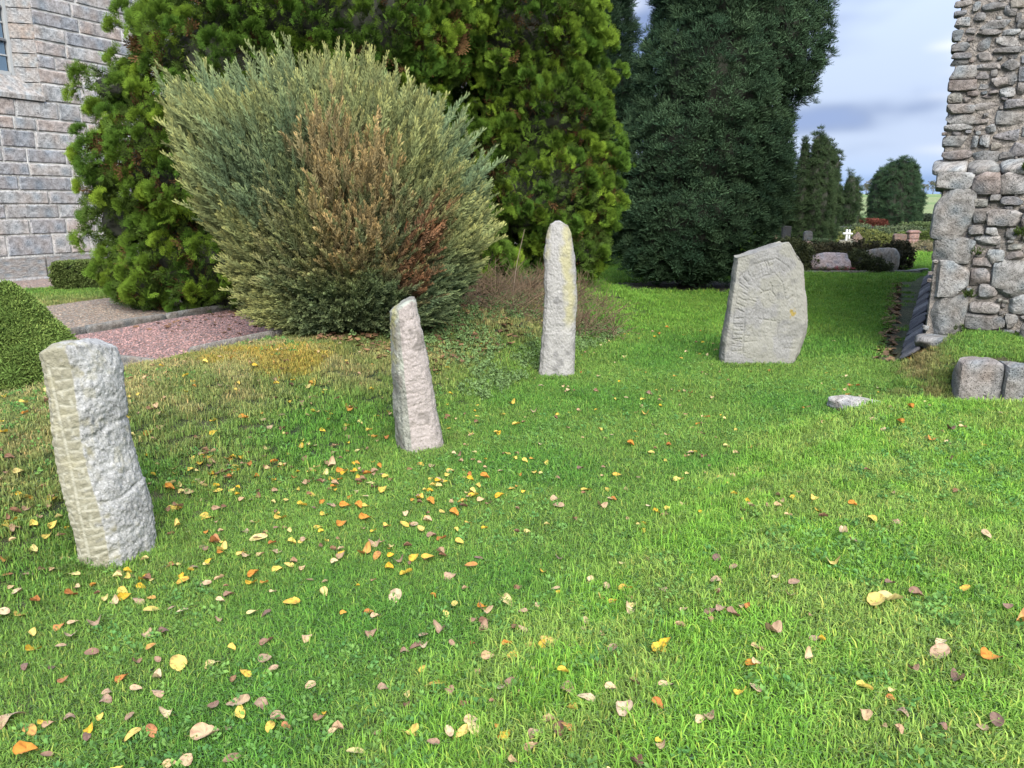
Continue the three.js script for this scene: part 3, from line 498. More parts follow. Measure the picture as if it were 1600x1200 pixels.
function fanSpray(seed) {                             // hinoki cypress: a flat fan, cupped, scalloped at the rim
  const L = leafSet(), r = rng(seed);
  const put = (x, y, ang, l, w, tip) => { const a = unit([Math.sin(ang), Math.cos(ang), 0.25 * Math.sin(ang) ** 2 + (r() - 0.5) * 0.35]), s = unit([Math.cos(ang), -Math.sin(ang), (r() - 0.5) * 0.7]); L.kite([x, y, 0.7 * x * x + (r() - 0.5) * 0.12], a, s, l, w, [0.62, 0.66, 0.6], tip); };
  for (let i = 0; i < 9; i++) {
    const base = (i - 4) * 0.3, len = 0.78 - Math.abs(i - 4) * 0.06;
    for (let k = 0; k < 4; k++) { const t = 0.15 + k * 0.26, x = Math.sin(base) * len * t, y = Math.cos(base) * len * t; put(x, y, base + (k % 2 ? 0.45 : -0.45) * (k < 3 ? 1 : 0.3), 0.3, 0.115, [1.25, 1.2, 0.85]); }
  }
  return L.done();
}
function plume(seed) {                                // juniper: a long feathered shoot, straw-coloured at the tip
  const L = leafSet(), r = rng(seed);
  for (let i = 0; i < 40; i++) {
    const t = i / 40, a = i * 2.4, droop = 0.18 * t * t, out = 0.5 - 0.25 * t, ax = unit([Math.cos(a) * out, 1, Math.sin(a) * out]), s = unit(cross(ax, [r() - 0.5, r() - 0.5, r() - 0.5]));
    const len = (0.26 - 0.12 * t) * (0.7 + 0.6 * r()), tip = mix3([0.9, 1, 0.95], [1.55, 1.4, 1.0], t * t);
    L.kite([droop, t * 0.85, 0], ax, s, len, 0.034, [0.75, 0.85, 0.85], tip, (r() - 0.5) * 0.3);
    const b = unit([ax[0] + (r() - 0.5), 0.9, ax[2] + (r() - 0.5)]); L.kite([droop + ax[0] * len * 0.5, t * 0.85 + len * 0.45, ax[2] * len * 0.5], b, unit(cross(b, [0.3, 0.2, 1])), len * 0.6, 0.028, [0.85, 0.95, 0.9], tip);
  }
  return L.done();
}
function needleTuft(seed, shoots, needles, up, w = 0.07) {      // yew and spruce: upright shoots with needles on both sides
  const L = leafSet(), r = rng(seed);
  for (let k = 0; k < shoots; k++) {
    const a = k * 2.4 + r(), o = Math.sqrt((k + 0.5) / shoots), ax = unit([Math.cos(a) * o, up + 0.3 * r(), Math.sin(a) * o]), len = 0.75 + 0.4 * r(), sd = unit(cross(ax, [r() - 0.5, r() - 0.5, r() - 0.5]));
    L.kite([0, 0, 0], ax, sd, len, w * 0.9, grey(0.6), grey(1.0));
    for (let i = 0; i < needles; i++) { const t = 0.25 + 0.72 * i / needles, q = unit([ax[0] + (i % 2 ? 1 : -1) * sd[0] * 0.9 + (r() - 0.5) * 0.7, ax[1] + (i % 2 ? 1 : -1) * sd[1] * 0.9 + (r() - 0.5) * 0.4, ax[2] + (i % 2 ? 1 : -1) * sd[2] * 0.9 + (r() - 0.5) * 0.7]); L.kite(ax.map(v => v * t * len), q, unit(cross(q, ax)), 0.26, w, grey(0.75), grey(1.15)); }
  }
  return L.done();
}
function leafClump(seed, n) { const L = leafSet(), r = rng(seed); for (let i = 0; i < n; i++) { const a = unit([r() * 2 - 1, r() * 1.5 - 0.3, r() * 2 - 1]), b = [(r() - 0.5) * 0.8, (r() - 0.3) * 0.7, (r() - 0.5) * 0.8]; L.kite(b, a, unit(cross(a, [r() - 0.5, r() - 0.5, r() - 0.5])), 0.34, 0.2, grey(0.8), grey(1.1), (r() - 0.5) * 0.3); } return L.done(); }
const G = { fan: fanSpray(2), plume: plume(3), yew: needleTuft(4, 9, 8, 0.75), spruce: needleTuft(5, 13, 5, 0.12, 0.12), box: leafClump(6, 34), ivy: leafClump(8, 14), twig: null };
{ const p = new THREE.CylinderGeometry(0.006, 0.014, 1, 4, 1); p.translate(0, 0.5, 0); const q = p.clone(); q.scale(0.7, 0.5, 0.7); q.rotateZ(0.7); q.translate(0, 0.45, 0); const s = p.clone(); s.scale(0.6, 0.4, 0.6); s.rotateX(-0.8); s.translate(0, 0.6, 0); G.twig = mergeGeometries([p, q, s]); G.twig.deleteAttribute('uv'); }

// points spread over the outside of a crown made of ellipsoid boughs, with the way each faces
function skin(lobes, gap, r, back = -0.35, low = -9) {
  const out = [], grid = new Map(), key = p => p.map(v => Math.floor(v / gap)).join(), near = p => { for (let a = -1; a < 2; a++) for (let b = -1; b < 2; b++) for (let c = -1; c < 2; c++) { const l = grid.get([Math.floor(p[0] / gap) + a, Math.floor(p[1] / gap) + b, Math.floor(p[2] / gap) + c].join()); if (l) for (const q of l) if ((q[0] - p[0]) ** 2 + (q[1] - p[1]) ** 2 + (q[2] - p[2]) ** 2 < gap * gap) return true; } return false; };
  for (const L of lobes) {
    const tries = Math.ceil(4 * Math.PI * Math.max(L[3] * L[4], L[5] * L[4], L[3] * L[5]) / (gap * gap) * 3.2);
    for (let i = 0; i < tries; i++) {
      const y = r() * 2 - 1, a = r() * 6.2832, k = Math.sqrt(1 - y * y), u = [k * Math.cos(a), y, k * Math.sin(a)], p = [L[0] + u[0] * L[3], L[1] + u[1] * L[4], L[2] + u[2] * L[5]];
      if (p[1] < low) continue;
      const n = unit([u[0] / L[3], u[1] / L[4], u[2] / L[5]]), v = unit([-p[0], 1.6 - p[1], -p[2]]);
      if (n[0] * v[0] + n[1] * v[1] + n[2] * v[2] < back) continue;
      if (lobes.some(o => o !== L && ((p[0] - o[0]) / o[3]) ** 2 + ((p[1] - o[1]) / o[4]) ** 2 + ((p[2] - o[2]) / o[5]) ** 2 < 0.86)) continue;
      if (near(p)) continue; const kk = key(p); if (!grid.has(kk)) grid.set(kk, []); grid.get(kk).push(p); out.push({ p, n });
    }
  }
  return out;
}
function coreOf(lobes, k, base, seed) {               // near-black solid for the inner twigs, crown shade painted into it
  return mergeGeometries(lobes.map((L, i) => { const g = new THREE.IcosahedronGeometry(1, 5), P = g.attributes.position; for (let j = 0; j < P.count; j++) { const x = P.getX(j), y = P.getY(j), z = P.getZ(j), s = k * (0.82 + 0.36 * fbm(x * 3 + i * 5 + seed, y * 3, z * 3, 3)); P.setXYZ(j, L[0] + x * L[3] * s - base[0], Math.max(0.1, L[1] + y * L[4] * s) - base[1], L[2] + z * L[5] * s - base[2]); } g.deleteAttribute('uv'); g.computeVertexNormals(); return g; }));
}
function trunk(pts, r0, r1) { const c = new THREE.CatmullRomCurve3(pts.map(p => new THREE.Vector3(...p))), g = new THREE.TubeGeometry(c, 16, 1, 9, false), P = g.attributes.position, n = 10; for (let j = 0; j <= 16; j++) { const o = c.getPointAt(j / 16), k = mix(r0, r1, j / 16); for (let i = 0; i < n; i++) { const q = j * n + i; P.setXYZ(q, o.x + (P.getX(q) - o.x) * k, o.y + (P.getY(q) - o.y) * k, o.z + (P.getZ(q) - o.z) * k); } } g.computeVertexNormals(); return g; }
const jig = (r, k) => [(r() - 0.5) * k, (r() - 0.5) * k, (r() - 0.5) * k];

// ---------------------------------------------------------------- bright green hinoki cypresses
function cypress(label, base, lobes, seed) {
  lobes = lobes.map(L => [L[0], L[1], L[2], L[3] - 0.17 * Math.min(1, L[3]), L[4] - 0.14 * Math.min(1, L[4]), L[5] - 0.1 * Math.min(1, L[5])]);
  const r = rng(seed), t = thing('cypress_tree', label, 'tree', base, 'bright green cypresses'), items = [], dead = [], low = base[1] + 0.05;
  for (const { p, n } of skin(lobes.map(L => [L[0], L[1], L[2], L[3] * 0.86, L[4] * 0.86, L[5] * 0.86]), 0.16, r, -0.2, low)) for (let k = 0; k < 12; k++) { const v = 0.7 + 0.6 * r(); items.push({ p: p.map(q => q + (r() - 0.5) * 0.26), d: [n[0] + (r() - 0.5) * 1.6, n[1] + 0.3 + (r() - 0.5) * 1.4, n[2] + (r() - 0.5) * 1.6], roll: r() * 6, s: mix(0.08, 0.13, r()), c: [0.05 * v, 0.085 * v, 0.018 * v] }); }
  for (const { p, n } of skin(lobes, 0.175, r, -0.4, low)) {
    if (fbm(p[0] * 2.6, p[1] * 2.6, p[2] * 2.6 + seed, 3) < 0.37) continue;
    const push = (r() - 0.5) * 0.42, c = p.map((v, i) => v + n[i] * push), R = mix(0.1, 0.21, r()), warm = r(), tone = mix3([0.05, 0.105, 0.016], [0.14, 0.215, 0.024], warm * warm), axis = unit([n[0] + (r() - 0.5) * 0.7, n[1] + 0.45, n[2] + (r() - 0.5) * 0.7]);
    const many = 48 + Math.floor(r() * 26);
    for (let k = 0; k < many; k++) {
      const u = unit([axis[0] + (r() - 0.5) * 2.5, axis[1] + (r() - 0.5) * 2.1, axis[2] + (r() - 0.5) * 2.5]), v = 0.75 + 0.5 * r();
      items.push({ p: c.map((q, i) => q + u[i] * R * (0.35 + 0.6 * r())), d: [u[0] + n[0] * 0.3, u[1] + 0.35, u[2] + n[2] * 0.3], roll: (r() - 0.5) * 4, s: mix(0.05, 0.11, r() * r()), c: tone.map(q => q * v) });
    }
    if (r() < 0.4) for (let k = 0; k < 5; k++) dead.push({ p: p.map((q, i) => q - n[i] * (0.12 + 0.2 * r()) + (r() - 0.5) * 0.3), d: [n[0] + r() - 0.5, n[1] + r() - 0.3, n[2] + r() - 0.5], roll: r() * 6, s: 0.16, c: [0.09, 0.05, 0.025] });
  }
  scatter(t, 'crown', G.fan, M.foliage, items, base); scatter(t, 'dead_sprays', G.fan, M.foliage, dead, base);
  mesh('shade_core', coreOf(lobes, 0.7, base, seed), M.core, t);
  const top = lobes.reduce((a, b) => b[1] > a[1] ? b : a); mesh('trunk', trunk([[0, -0.2, 0], [0.1, 1, 0.05], [(top[0] - base[0]) * 0.5, (top[1] - base[1]) * 0.6, 0], [top[0] - base[0], top[1] - base[1], top[2] - base[2]]], 0.16, 0.04), M.bark, t);
  return t;
}
cypress('dense bright green cypress beside the church wall, behind the juniper', [-3.4, 0.28, -10.5], [[-3.95,0.93,-10.3,1.35,1.09,1.22],[-4.06,2.05,-10.3,1.36,1.23,1.29],[-3.56,3.16,-10.4,1.33,1.21,1.27],[-2.97,3.93,-10.5,1.44,1.28,1.36],[-1.93,3.79,-10.9,1.59,1.51,1.55],[-3.62,4.62,-10.6,1.04,.88,.96],[-2.6,5.15,-10.9,1.46,1.22,1.34],[-2.96,1.18,-10.4,1.44,1.27,1.35],[-4.85,2.97,-10,.34,.27,.3],[-5.08,1.85,-10,.29,.24,.26],[-4.86,1.39,-10,.49,.49,.49],[-4.6,.64,-9.9,.49,.45,.47],[-3.61,.39,-9.9,.74,.33,.53]], 201);
cypress('bright green rounded cypress between the juniper and the dark yew', [-0.2, 0.3, -11.9], [[0,3.93,-12,1.38,1.29,1.34],[.36,2.87,-12,1.3,1.13,1.22],[.21,1.87,-11.9,1.53,1.05,1.29],[.52,1.31,-11.7,1,.66,.83],[-.55,4.88,-12.1,1.37,1.28,1.32],[-1.41,3.96,-12.2,1.41,1.41,1.41],[-.97,2.25,-12.2,1.46,1.46,1.46],[.98,.91,-11.4,.48,.35,.42],[-.49,.9,-10.8,.49,.66,.57],[-.52,.42,-10.4,.47,.36,.42]], 202);

// ---------------------------------------------------------------- the spreading juniper with its dead brown patches
{
  const base = onGround(-1.55, 7.35), r = rng(301), t = thing('juniper_bush', 'large spreading grey-green juniper bush with brown dead patches', 'bush', base), items = [];
  const left = [[0, 2.1], [15, 2.2], [35, 2.38], [42, 2.05], [49, 1.6], [60, 1.15], [75, 0.85], [95, 0.7]], right = [[0, 2.1], [20, 1.95], [30, 1.88], [45, 1.72], [60, 1.35], [75, 1.0], [95, 0.7]];
  for (let i = 0; i < 19000; i++) {
    const ca = mix(Math.cos(1.6), 1, r()), al = Math.acos(ca), phi = r() * 6.2832, u = [Math.sin(al) * Math.cos(phi), ca, Math.sin(al) * Math.sin(phi)];
    if (u[2] < -0.45) continue;
    const deg = al * 57.3, bump = 0.78 + 0.44 * fbm(u[0] * 6, u[1] * 6, u[2] * 6 + 3, 3), Lr = mix(poly(right, deg), poly(left, deg), (1 - Math.cos(phi)) / 2) * bump * (u[2] > 0 ? 1 - 0.25 * u[2] : 1), k = 1 - 0.42 * r() ** 1.6, p = [u[0] * Lr * k, u[1] * Lr * k + 0.05, u[2] * Lr * k];
    if (p[1] < 0.04) continue;
    const x = p[0], y = p[1], nz = fbm(x * 3, y * 3, p[2] * 3, 3) - 0.5, v = 0.7 + 0.6 * r();
    let c = mix3([0.125, 0.162, 0.088], [0.21, 0.218, 0.095], ss(0.35, 0.65, fbm(x * 1.5 + 3, y * 1.5, p[2], 3) + (y - 1.4) * 0.06));
    const brown = p[2] > -0.3 ? 1 - ss(0.75, 1.15, Math.hypot((x - 0.2 - (1.2 - y) * 0.12) / 0.32, (y - 1.12) / 0.72) + nz * 1.6) : 0, rust = p[2] > -0.5 ? 1 - ss(0.7, 1.1, Math.hypot((x - 0.72 - (y - 0.65) * 0.3) / 0.15, (y - 0.62) / 0.48) + nz * 1.4) : 0, straw = p[2] > 0 ? 1 - ss(0.7, 1.2, Math.hypot((x - 0.05) / 0.7, (y - 0.75) / 0.4) + nz * 2.4) : 0;
    c = mix3(c, [0.21, 0.195, 0.1], straw * (r() < 0.5 ? 0.8 : 0.2)); c = mix3(c, [0.34, 0.24, 0.13], brown * (r() < 0.75 ? 0.9 : 0.1)); c = mix3(c, [0.23, 0.105, 0.068], rust * (r() < 0.7 ? 0.85 : 0.15));
    items.push({ p: p.map((q, j) => q + base[j]), d: [u[0] * 1.05 + (r() - 0.5) * 0.5, u[1] + 0.25 + (r() - 0.5) * 0.35, u[2] + (r() - 0.5) * 0.5], roll: r() * 6.3, s: (r() < 0.07 ? 0.42 : mix(0.16, 0.32, r())) * (0.65 + 0.35 * Math.min(1, Lr / 2)), c: c.map(q => q * v) });
  }
  scatter(t, 'crown', G.plume, M.foliage, items, base);
  const g = new THREE.IcosahedronGeometry(1, 6), P = g.attributes.position; for (let j = 0; j < P.count; j++) { const u = unit([P.getX(j), P.getY(j), P.getZ(j)]), al = Math.acos(clamp(u[1], -1, 1)) * 57.3, k = al > 100 ? 0.3 : mix(poly(right, al), poly(left, al), (1 - u[0]) / 2) * (u[2] > 0 ? 1 - 0.25 * u[2] : 1) * 0.56 * (0.8 + 0.4 * vn(u[0] * 4, u[1] * 4, u[2] * 4)); P.setXYZ(j, u[0] * k, Math.max(0.02, u[1] * k), u[2] * k); } g.deleteAttribute('uv'); g.computeVertexNormals(); mesh('shade_core', g, M.core, t);
  for (let k = 0; k < 7; k++) { const a = k / 7 * 6.28, s = 0.5 + 0.3 * r(); mesh('stem', trunk([[0.08 * Math.cos(a), -0.1, 0.08 * Math.sin(a)], [0.35 * Math.cos(a), 0.5, 0.3 * Math.sin(a)], [0.9 * s * Math.cos(a), 1.5, 0.9 * s * Math.sin(a)]], 0.05, 0.015), M.bark, t); }
}

// ---------------------------------------------------------------- dark yews
function yew(label, base, lobes, seed, gap, size, tones, per = 7, core = 0.78) {
  const r = rng(seed), t = thing('yew_tree', label, 'tree', base, 'dark upright yews'), items = [];
  for (const { p, n } of skin(lobes, gap, r, -0.45, base[1] + 0.02)) {
    const lump = (fbm(p[0] * 2.2, p[1] * 1.1, p[2] * 2.2, 3) - 0.5) * gap * 2.6, c = p.map((v, i) => v + n[i] * (lump + (r() - 0.5) * gap - gap * 0.6)), tone = mix3(tones[0], tones[1], r());
    for (let k = 0; k < per; k++) { const v = 0.7 + 0.6 * r(); items.push({ p: c.map((q, i) => q + (r() - 0.5) * gap * (i === 1 ? 2.2 : 1.5)), d: [n[0] * 0.7 + (r() - 0.5) * 0.7, 0.75 + n[1] * 0.4 + (r() - 0.5) * 0.5, n[2] * 0.7 + (r() - 0.5) * 0.7], roll: r() * 6.3, s: size * mix(0.7, 1.25, r()), c: tone.map(q => q * v) }); }
  }
  scatter(t, 'crown', G.yew, M.foliage, items, base);
  mesh('shade_core', coreOf(lobes, core, base, seed), M.core, t);
  const top = lobes.reduce((a, b) => b[1] > a[1] ? b : a), b0 = lobes[0]; mesh('trunk', trunk([[0, -0.2, 0], [0.05, 0.8, 0], [(top[0] - base[0]) * 0.6, (top[1] - base[1]) * 0.6, (top[2] - base[2]) * 0.6], [top[0] - base[0], top[1] - base[1], top[2] - base[2]]], Math.max(0.12, b0[3] * 0.14), 0.04), M.bark, t);
}
const columns = list => list.flatMap(([x, top, z, w]) => [[x, top * 0.42, z, w * 1.15, top * 0.5, w * 1.5], [x, top * 0.66, z, w, top * 0.3, w * 1.2], [x + 0.02, top * 0.84, z, w * 0.75, top * 0.15, w * 0.8]]);
const blue = [[0.023, 0.049, 0.025], [0.048, 0.084, 0.039]], olive = [[0.024, 0.044, 0.018], [0.045, 0.07, 0.028]];
yew('huge dark blue-green yew behind the carved slab', [3.75, 0, -15.9], [[3.65,1.35,-15.7,1.6,1.25,1.5],[3.5,.75,-15.5,1.35,.68,1.2],[3.65,2.45,-15.75,1.52,1.5,1.5],[3.05,2.6,-15.8,.65,1.4,1],[3.82,3.54,-16,1.32,2.13,1.8],[3.88,6.1,-16.2,1.08,2.44,1.88],[4.87,4.59,-16,1.05,1.48,1.26],[5.1,5.94,-16,.87,1.57,1.22],[2.7,1.65,-15.8,.61,1.25,.97],[4.72,2.32,-15.8,.65,1.76,1.21],[3.6,8.19,-16.3,1.0,1.78,1.49]], 401, 0.17, 0.17, blue, 7, 0.72);
yew('dark yew whose top rises behind the rounded cypress', [2, 0, -21], [[1.9,5.67,-21,1,3.07,1.6],[2.43,3.63,-20.6,.73,1.95,1.3],[1.78,9.41,-21,.85,3.09,1.5],[2.9,4.02,-20,.25,.78,.4],[2.1,1.6,-20.8,1.1,1.6,1.2]], 402, 0.22, 0.22, blue, 6);
yew('clump of tall clipped yew columns beyond the grave bed', [10.2, 0, -27], columns([[8.85,3.3,-27.2,.2],[9.15,3.5,-26.6,.2],[9.5,3.65,-26.2,.2],[9.85,3.85,-26.1,.19],[10.22,3.75,-26.3,.2],[10.62,3.6,-26.9,.2],[11.1,3.35,-27.6,.2]]), 403, 0.13, 0.14, olive, 8, 0.88);
yew('slim pointed yew next to the clipped yew clump, far off', [15.7, 0, -36.3], columns([[15.25,2.9,-36,.3],[15.6,2.6,-36.3,.28],[15,2.3,-36.2,.26]]), 404, 0.17, 0.18, olive, 8, 0.88);
yew('rounded flat-topped yew standing alone far off left of the tower', [19.4, 0, -39.8], [[19.1,1.7,-40,1,1.75,1.2],...columns([[18.3,3.2,-39.7,.36],[18.66,3.65,-39.3,.36],[19.05,3.8,-39.2,.36],[19.45,3.72,-39.2,.36],[19.85,3.4,-39.5,.36],[20.15,2.9,-39.9,.33]])], 405, 0.18, 0.18, blue, 8, 0.88);
// ---------------------------------------------------------------- the dwarf spruce, hedges and low shrubs
{
  const base = onGround(-3.66, 5.62), r = rng(501), t = thing('dwarf_spruce', 'small cone-shaped light green spruce at the left edge', 'shrub', base), items = [];
  for (let i = 0; i < 4200; i++) { const k = r() ** 0.75, a = r() * 6.2832, y = 0.67 * k, R = 0.5 * (1 - k) ** 0.72 * (0.78 + 0.42 * vn(Math.cos(a) * 6 + 5, Math.sin(a) * 6, y * 16)) * (y < 0.12 ? 0.8 + y * 1.6 : 1), f = 1 - 0.12 * r(), v = 0.75 + 0.5 * r(); items.push({ p: [base[0] + Math.cos(a) * R * f, base[1] + y + 0.03, base[2] + Math.sin(a) * R * f], d: [Math.cos(a) + jig(r, 0.6)[0], 0.6, Math.sin(a) + jig(r, 0.6)[0]], roll: r() * 6, s: mix(0.05, 0.085, r()), c: mix3([0.085, 0.14, 0.03], [0.19, 0.25, 0.06], r() * r()).map(q => q * v) }); }
  scatter(t, 'crown', G.spruce, M.foliage, items, base); const g = new THREE.ConeGeometry(0.4, 0.64, 24, 6); g.translate(0, 0.32, 0); g.deleteAttribute('uv'); mesh('shade_core', g, M.core, t);
}
function hedge(name, label, base, turn, w, h, d, tones, size, n, seed, round = 0.1, geo = G.box, group) {
  const t = thing(name, label, 'hedge', base, group), r = rng(seed), items = []; t.rotation.y = turn;
  for (let i = 0; i < n; i++) { const f = r() * (w * h * 2 + d * h * 2 + w * d); let p, u; if (f < w * d) { p = [(r() - 0.5) * w, h, (r() - 0.5) * d]; u = [0, 1, 0]; } else if (f < w * d + 2 * w * h) { const s = r() < 0.65 ? 1 : -1; p = [(r() - 0.5) * w, r() * h, s * d / 2]; u = [0, 0.2, s]; } else { const s = r() < 0.5 ? 1 : -1; p = [s * w / 2, r() * h, (r() - 0.5) * d]; u = [s, 0.2, 0]; } const e = Math.max(0, p[1] / h - 0.6) * round; p[0] *= 1 - e * Math.abs(p[0] / w) * 2; p[2] *= 1 - e; p[1] -= round * h * ((2 * p[0] / w) ** 4) * 0.5; p = p.map((q, j) => q + (vn(p[0] * 4 + j * 7, p[1] * 4, p[2] * 4) - 0.5) * 0.1 * Math.min(1, h)); const v = 0.7 + 0.6 * r(); items.push({ p, d: [u[0] + r() - 0.5, u[1] + r() * 0.6, u[2] + r() - 0.5], roll: r() * 6, s: size * mix(0.7, 1.3, r()), c: mix3(tones[0], tones[1], r()).map(q => q * v) }); }
  scatter(t, 'foliage', geo, M.foliage, items); const g = new THREE.BoxGeometry(w - size, h - size * 0.7, d - size, 4, 3, 2); g.translate(0, (h - size) / 2, 0); g.deleteAttribute('uv'); mesh('shade_core', g, M.core, t); return t;
}
const boxTone = [[0.055, 0.085, 0.02], [0.11, 0.14, 0.04]];
hedge('box_hedge', 'short clipped box hedge in front of the church wall', onGround(-6.25, 12.55), 0.12, 1.9, 0.4, 0.6, boxTone, 0.075, 2600, 601, 0.04);
// ---------------------------------------------------------------- grave bed on the lawn
function shrub(name, label, base, lobes, tones, gap, size, seed, geo = G.box, per = 6, cat = 'shrub', group) {
  const r = rng(seed), t = thing(name, label, cat, base, group), items = [];
  for (const { p, n } of skin(lobes, gap, r, -0.5, base[1] + 0.01)) for (let k = 0; k < per; k++) { const v = 0.65 + 0.7 * r(), tone = mix3(tones[0], tones[1], r()); items.push({ p: p.map((q, i) => q + (r() - 0.5) * gap * 1.7 + n[i] * (r() - 0.5) * 0.1), d: [n[0] + (r() - 0.5), n[1] * 0.8 + 0.35 + (r() - 0.5) * 0.6, n[2] + (r() - 0.5)], roll: r() * 6, s: size * mix(0.7, 1.3, r()), c: tone.map(q => q * v) }); }
  scatter(t, 'foliage', geo, M.foliage, items, base); mesh('shade_core', coreOf(lobes, 0.8, base, seed), M.core, t); return t;
}
const bedTone = [[0.035, 0.045, 0.02], [0.075, 0.085, 0.035]];
shrub('spreading_shrub', 'low dark spreading shrub at the left of the grave bed', [6.85, 0, -19], [[6.75, .22, -19.1, .55, .42, .5], [6.95, .15, -18.8, .3, .26, .3], [6.5, .28, -19.4, .5, .34, .5]], bedTone, 0.12, 0.13, 701);
shrub('spreading_shrub', 'low dark shrub band along the back of the grave bed', [8.4, 0, -20.2], [[7.5, .3, -19.9, .7, .2, .4], [8.3, .28, -20, .8, .22, .4], [9.1, .3, -20.1, .75, .2, .4], [9.72, .26, -19.8, .3, .34, .4]], [[0.035, 0.035, 0.02], [0.07, 0.065, 0.032]], 0.13, 0.13, 702);
shrub('spreading_shrub', 'small dark shrub between the pink slab and the boulder', [8.4, 0, -18.75], [[8.36, .18, -18.85, .28, .24, .3], [8.7, .1, -18.6, .3, .14, .2]], bedTone, 0.1, 0.11, 703);
boulder('grave_slab', 'low pale pink granite gravestone lying in the shrub bed', 'gravestone', 7.58, 18.75, 0.98, 0.5, 0.45, [0.68, 0.56, 0.54], 0.1, 831, { n: 8, up: 0.32, cuts: 3, pitch: -0.7 });
boulder('grave_boulder', 'rounded tan boulder gravestone at the right of the shrub bed', 'gravestone', 9.03, 19.2, 0.95, 0.8, 0.6, [0.5, 0.44, 0.36], 0.2, 835, { n: 2.6, up: 0.26 });
{ const r = rng(61), items = []; for (let i = 0; i < 60; i++) items.push({ p: [7.2 + r() * 0.9, 0.06 + r() * 0.08, -18.5 + r() * 0.12], d: [r() - 0.5, 1, r() - 0.5], roll: r() * 6, s: 0.07, c: r() < 0.35 ? [0.3, 0.07, 0.09] : [0.08, 0.1, 0.04] }); const t = thing('bedding_plants', 'row of small reddish bedding plants before the pink gravestone', 'flowers', [0, 0, 0]); scatter(t, 'foliage', G.ivy, M.foliage, items); }
{ const k = thing('bed_kerb', 'thin pale kerb along the front of the grave bed', 'kerb', [8.2, 0, -18.35]), mat = rock([0.34, 0.33, 0.28], 2); for (let i = 0; i < 4; i++) mesh('kerb_stone', rockGeometry(0.73, 0.1, 0.1, 840 + i, { n: 9, seg: 3, cuts: 1, cutLo: 0.96, noise: 0.02 }), mat, k, [-1.1 + i * 0.74, 0.02, i * -0.05]); }
boulder('flat_marker', 'flat grey-green stone marker at the right corner of the grave bed', 'stone', 9.85, 18.9, 0.42, 0.08, 0.3, [0.27, 0.28, 0.22], -0.3, 845, { n: 9, up: 0.5, tilt: 0.15, cuts: 2 });

// ---------------------------------------------------------------- gravestones beyond
function slabStone(name, label, x, d, w, h, dep, shape, tone, plinth, turn = 0) {
  const t = thing(name, label, 'gravestone', [x, land(x, d), -d]), s = new THREE.Shape(); t.rotation.y = turn;
  s.moveTo(-w / 2, -0.1); s.lineTo(w / 2, -0.1);
  if (shape === 'round') { s.lineTo(w / 2, h - w * 0.42); s.bezierCurveTo(w / 2, h - 0.1 * w, w * 0.3, h, 0, h); s.bezierCurveTo(-w * 0.3, h, -w / 2, h - 0.1 * w, -w / 2, h - w * 0.42); }
  else if (shape === 'gable') { s.lineTo(w / 2, h * 0.72); s.lineTo(0, h); s.lineTo(-w / 2, h * 0.72); }
  else if (shape === 'soft') { s.lineTo(w / 2, h - 0.06); s.quadraticCurveTo(w / 2, h, w / 2 - 0.07, h); s.lineTo(-w / 2 + 0.07, h + 0.01); s.quadraticCurveTo(-w / 2, h, -w / 2, h - 0.06); }
  else { s.lineTo(w / 2, h - 0.02); s.lineTo(-w / 2, h); }
  const g = new THREE.ExtrudeGeometry(s, { depth: dep - 0.03, bevelEnabled: true, bevelSize: 0.012, bevelThickness: 0.015, bevelSegments: 2, curveSegments: 8 }); g.translate(0, 0, -dep / 2 + 0.015);
  mesh('headstone', g, rock(tone, 2), t);
  if (plinth) mesh('base_rock', rockGeometry(plinth[0], plinth[1], dep + 0.2, Math.round(x * 37), { n: 3.5, seg: 6 }), rock(plinth[2], 2), t, [0, plinth[1] * 0.3, 0.05]);
  return t;
}
slabStone('gravestone', 'pink-brown gravestone with a rocky foot behind the carved slab', 7.27, 22, 0.24, 0.82, 0.16, 'soft', [0.36, 0.25, 0.18], [0.5, 0.62, [0.3, 0.21, 0.16]]);
slabStone('gravestone', 'narrow near-black upright gravestone in front of the yew clump', 8.35, 24, 0.24, 0.95, 0.14, 'flat', [0.035, 0.037, 0.042]);
slabStone('gravestone', 'grey round-topped gravestone on a pink rock before the yew clump', 8.98, 23.9, 0.24, 0.8, 0.12, 'round', [0.12, 0.125, 0.13], [0.42, 0.62, [0.36, 0.25, 0.21]]);
slabStone('gravestone', 'small gabled reddish gravestone behind the white crosses', 11.85, 27, 0.3, 0.66, 0.14, 'gable', [0.32, 0.23, 0.19]);
slabStone('gravestone', 'red-brown soft-topped gravestone left of the pink pedestal', 13.3, 27, 0.4, 0.58, 0.18, 'soft', [0.30, 0.2, 0.16]);
{ const t = thing('pedestal_gravestone', 'pink granite pedestal gravestone with a moulded cap', 'gravestone', [14.62, 0, -28.7]), m = rock([0.5, 0.31, 0.27], 2), b = (n, w, h, y, mm = m) => mesh(n, rockGeometry(w, h, w * 0.7, 900 + Math.round(y * 90), { n: 14, seg: 4, cuts: 0, noise: 0.006 }), mm, t, [0, y, 0]); b('base', 0.42, 0.2, 0.08, rock([0.4, 0.29, 0.24], 2)); b('shaft', 0.36, 0.2, 0.25); b('shaft', 0.36, 0.24, 0.46); b('cap', 0.44, 0.06, 0.6); b('cap', 0.34, 0.05, 0.645); }
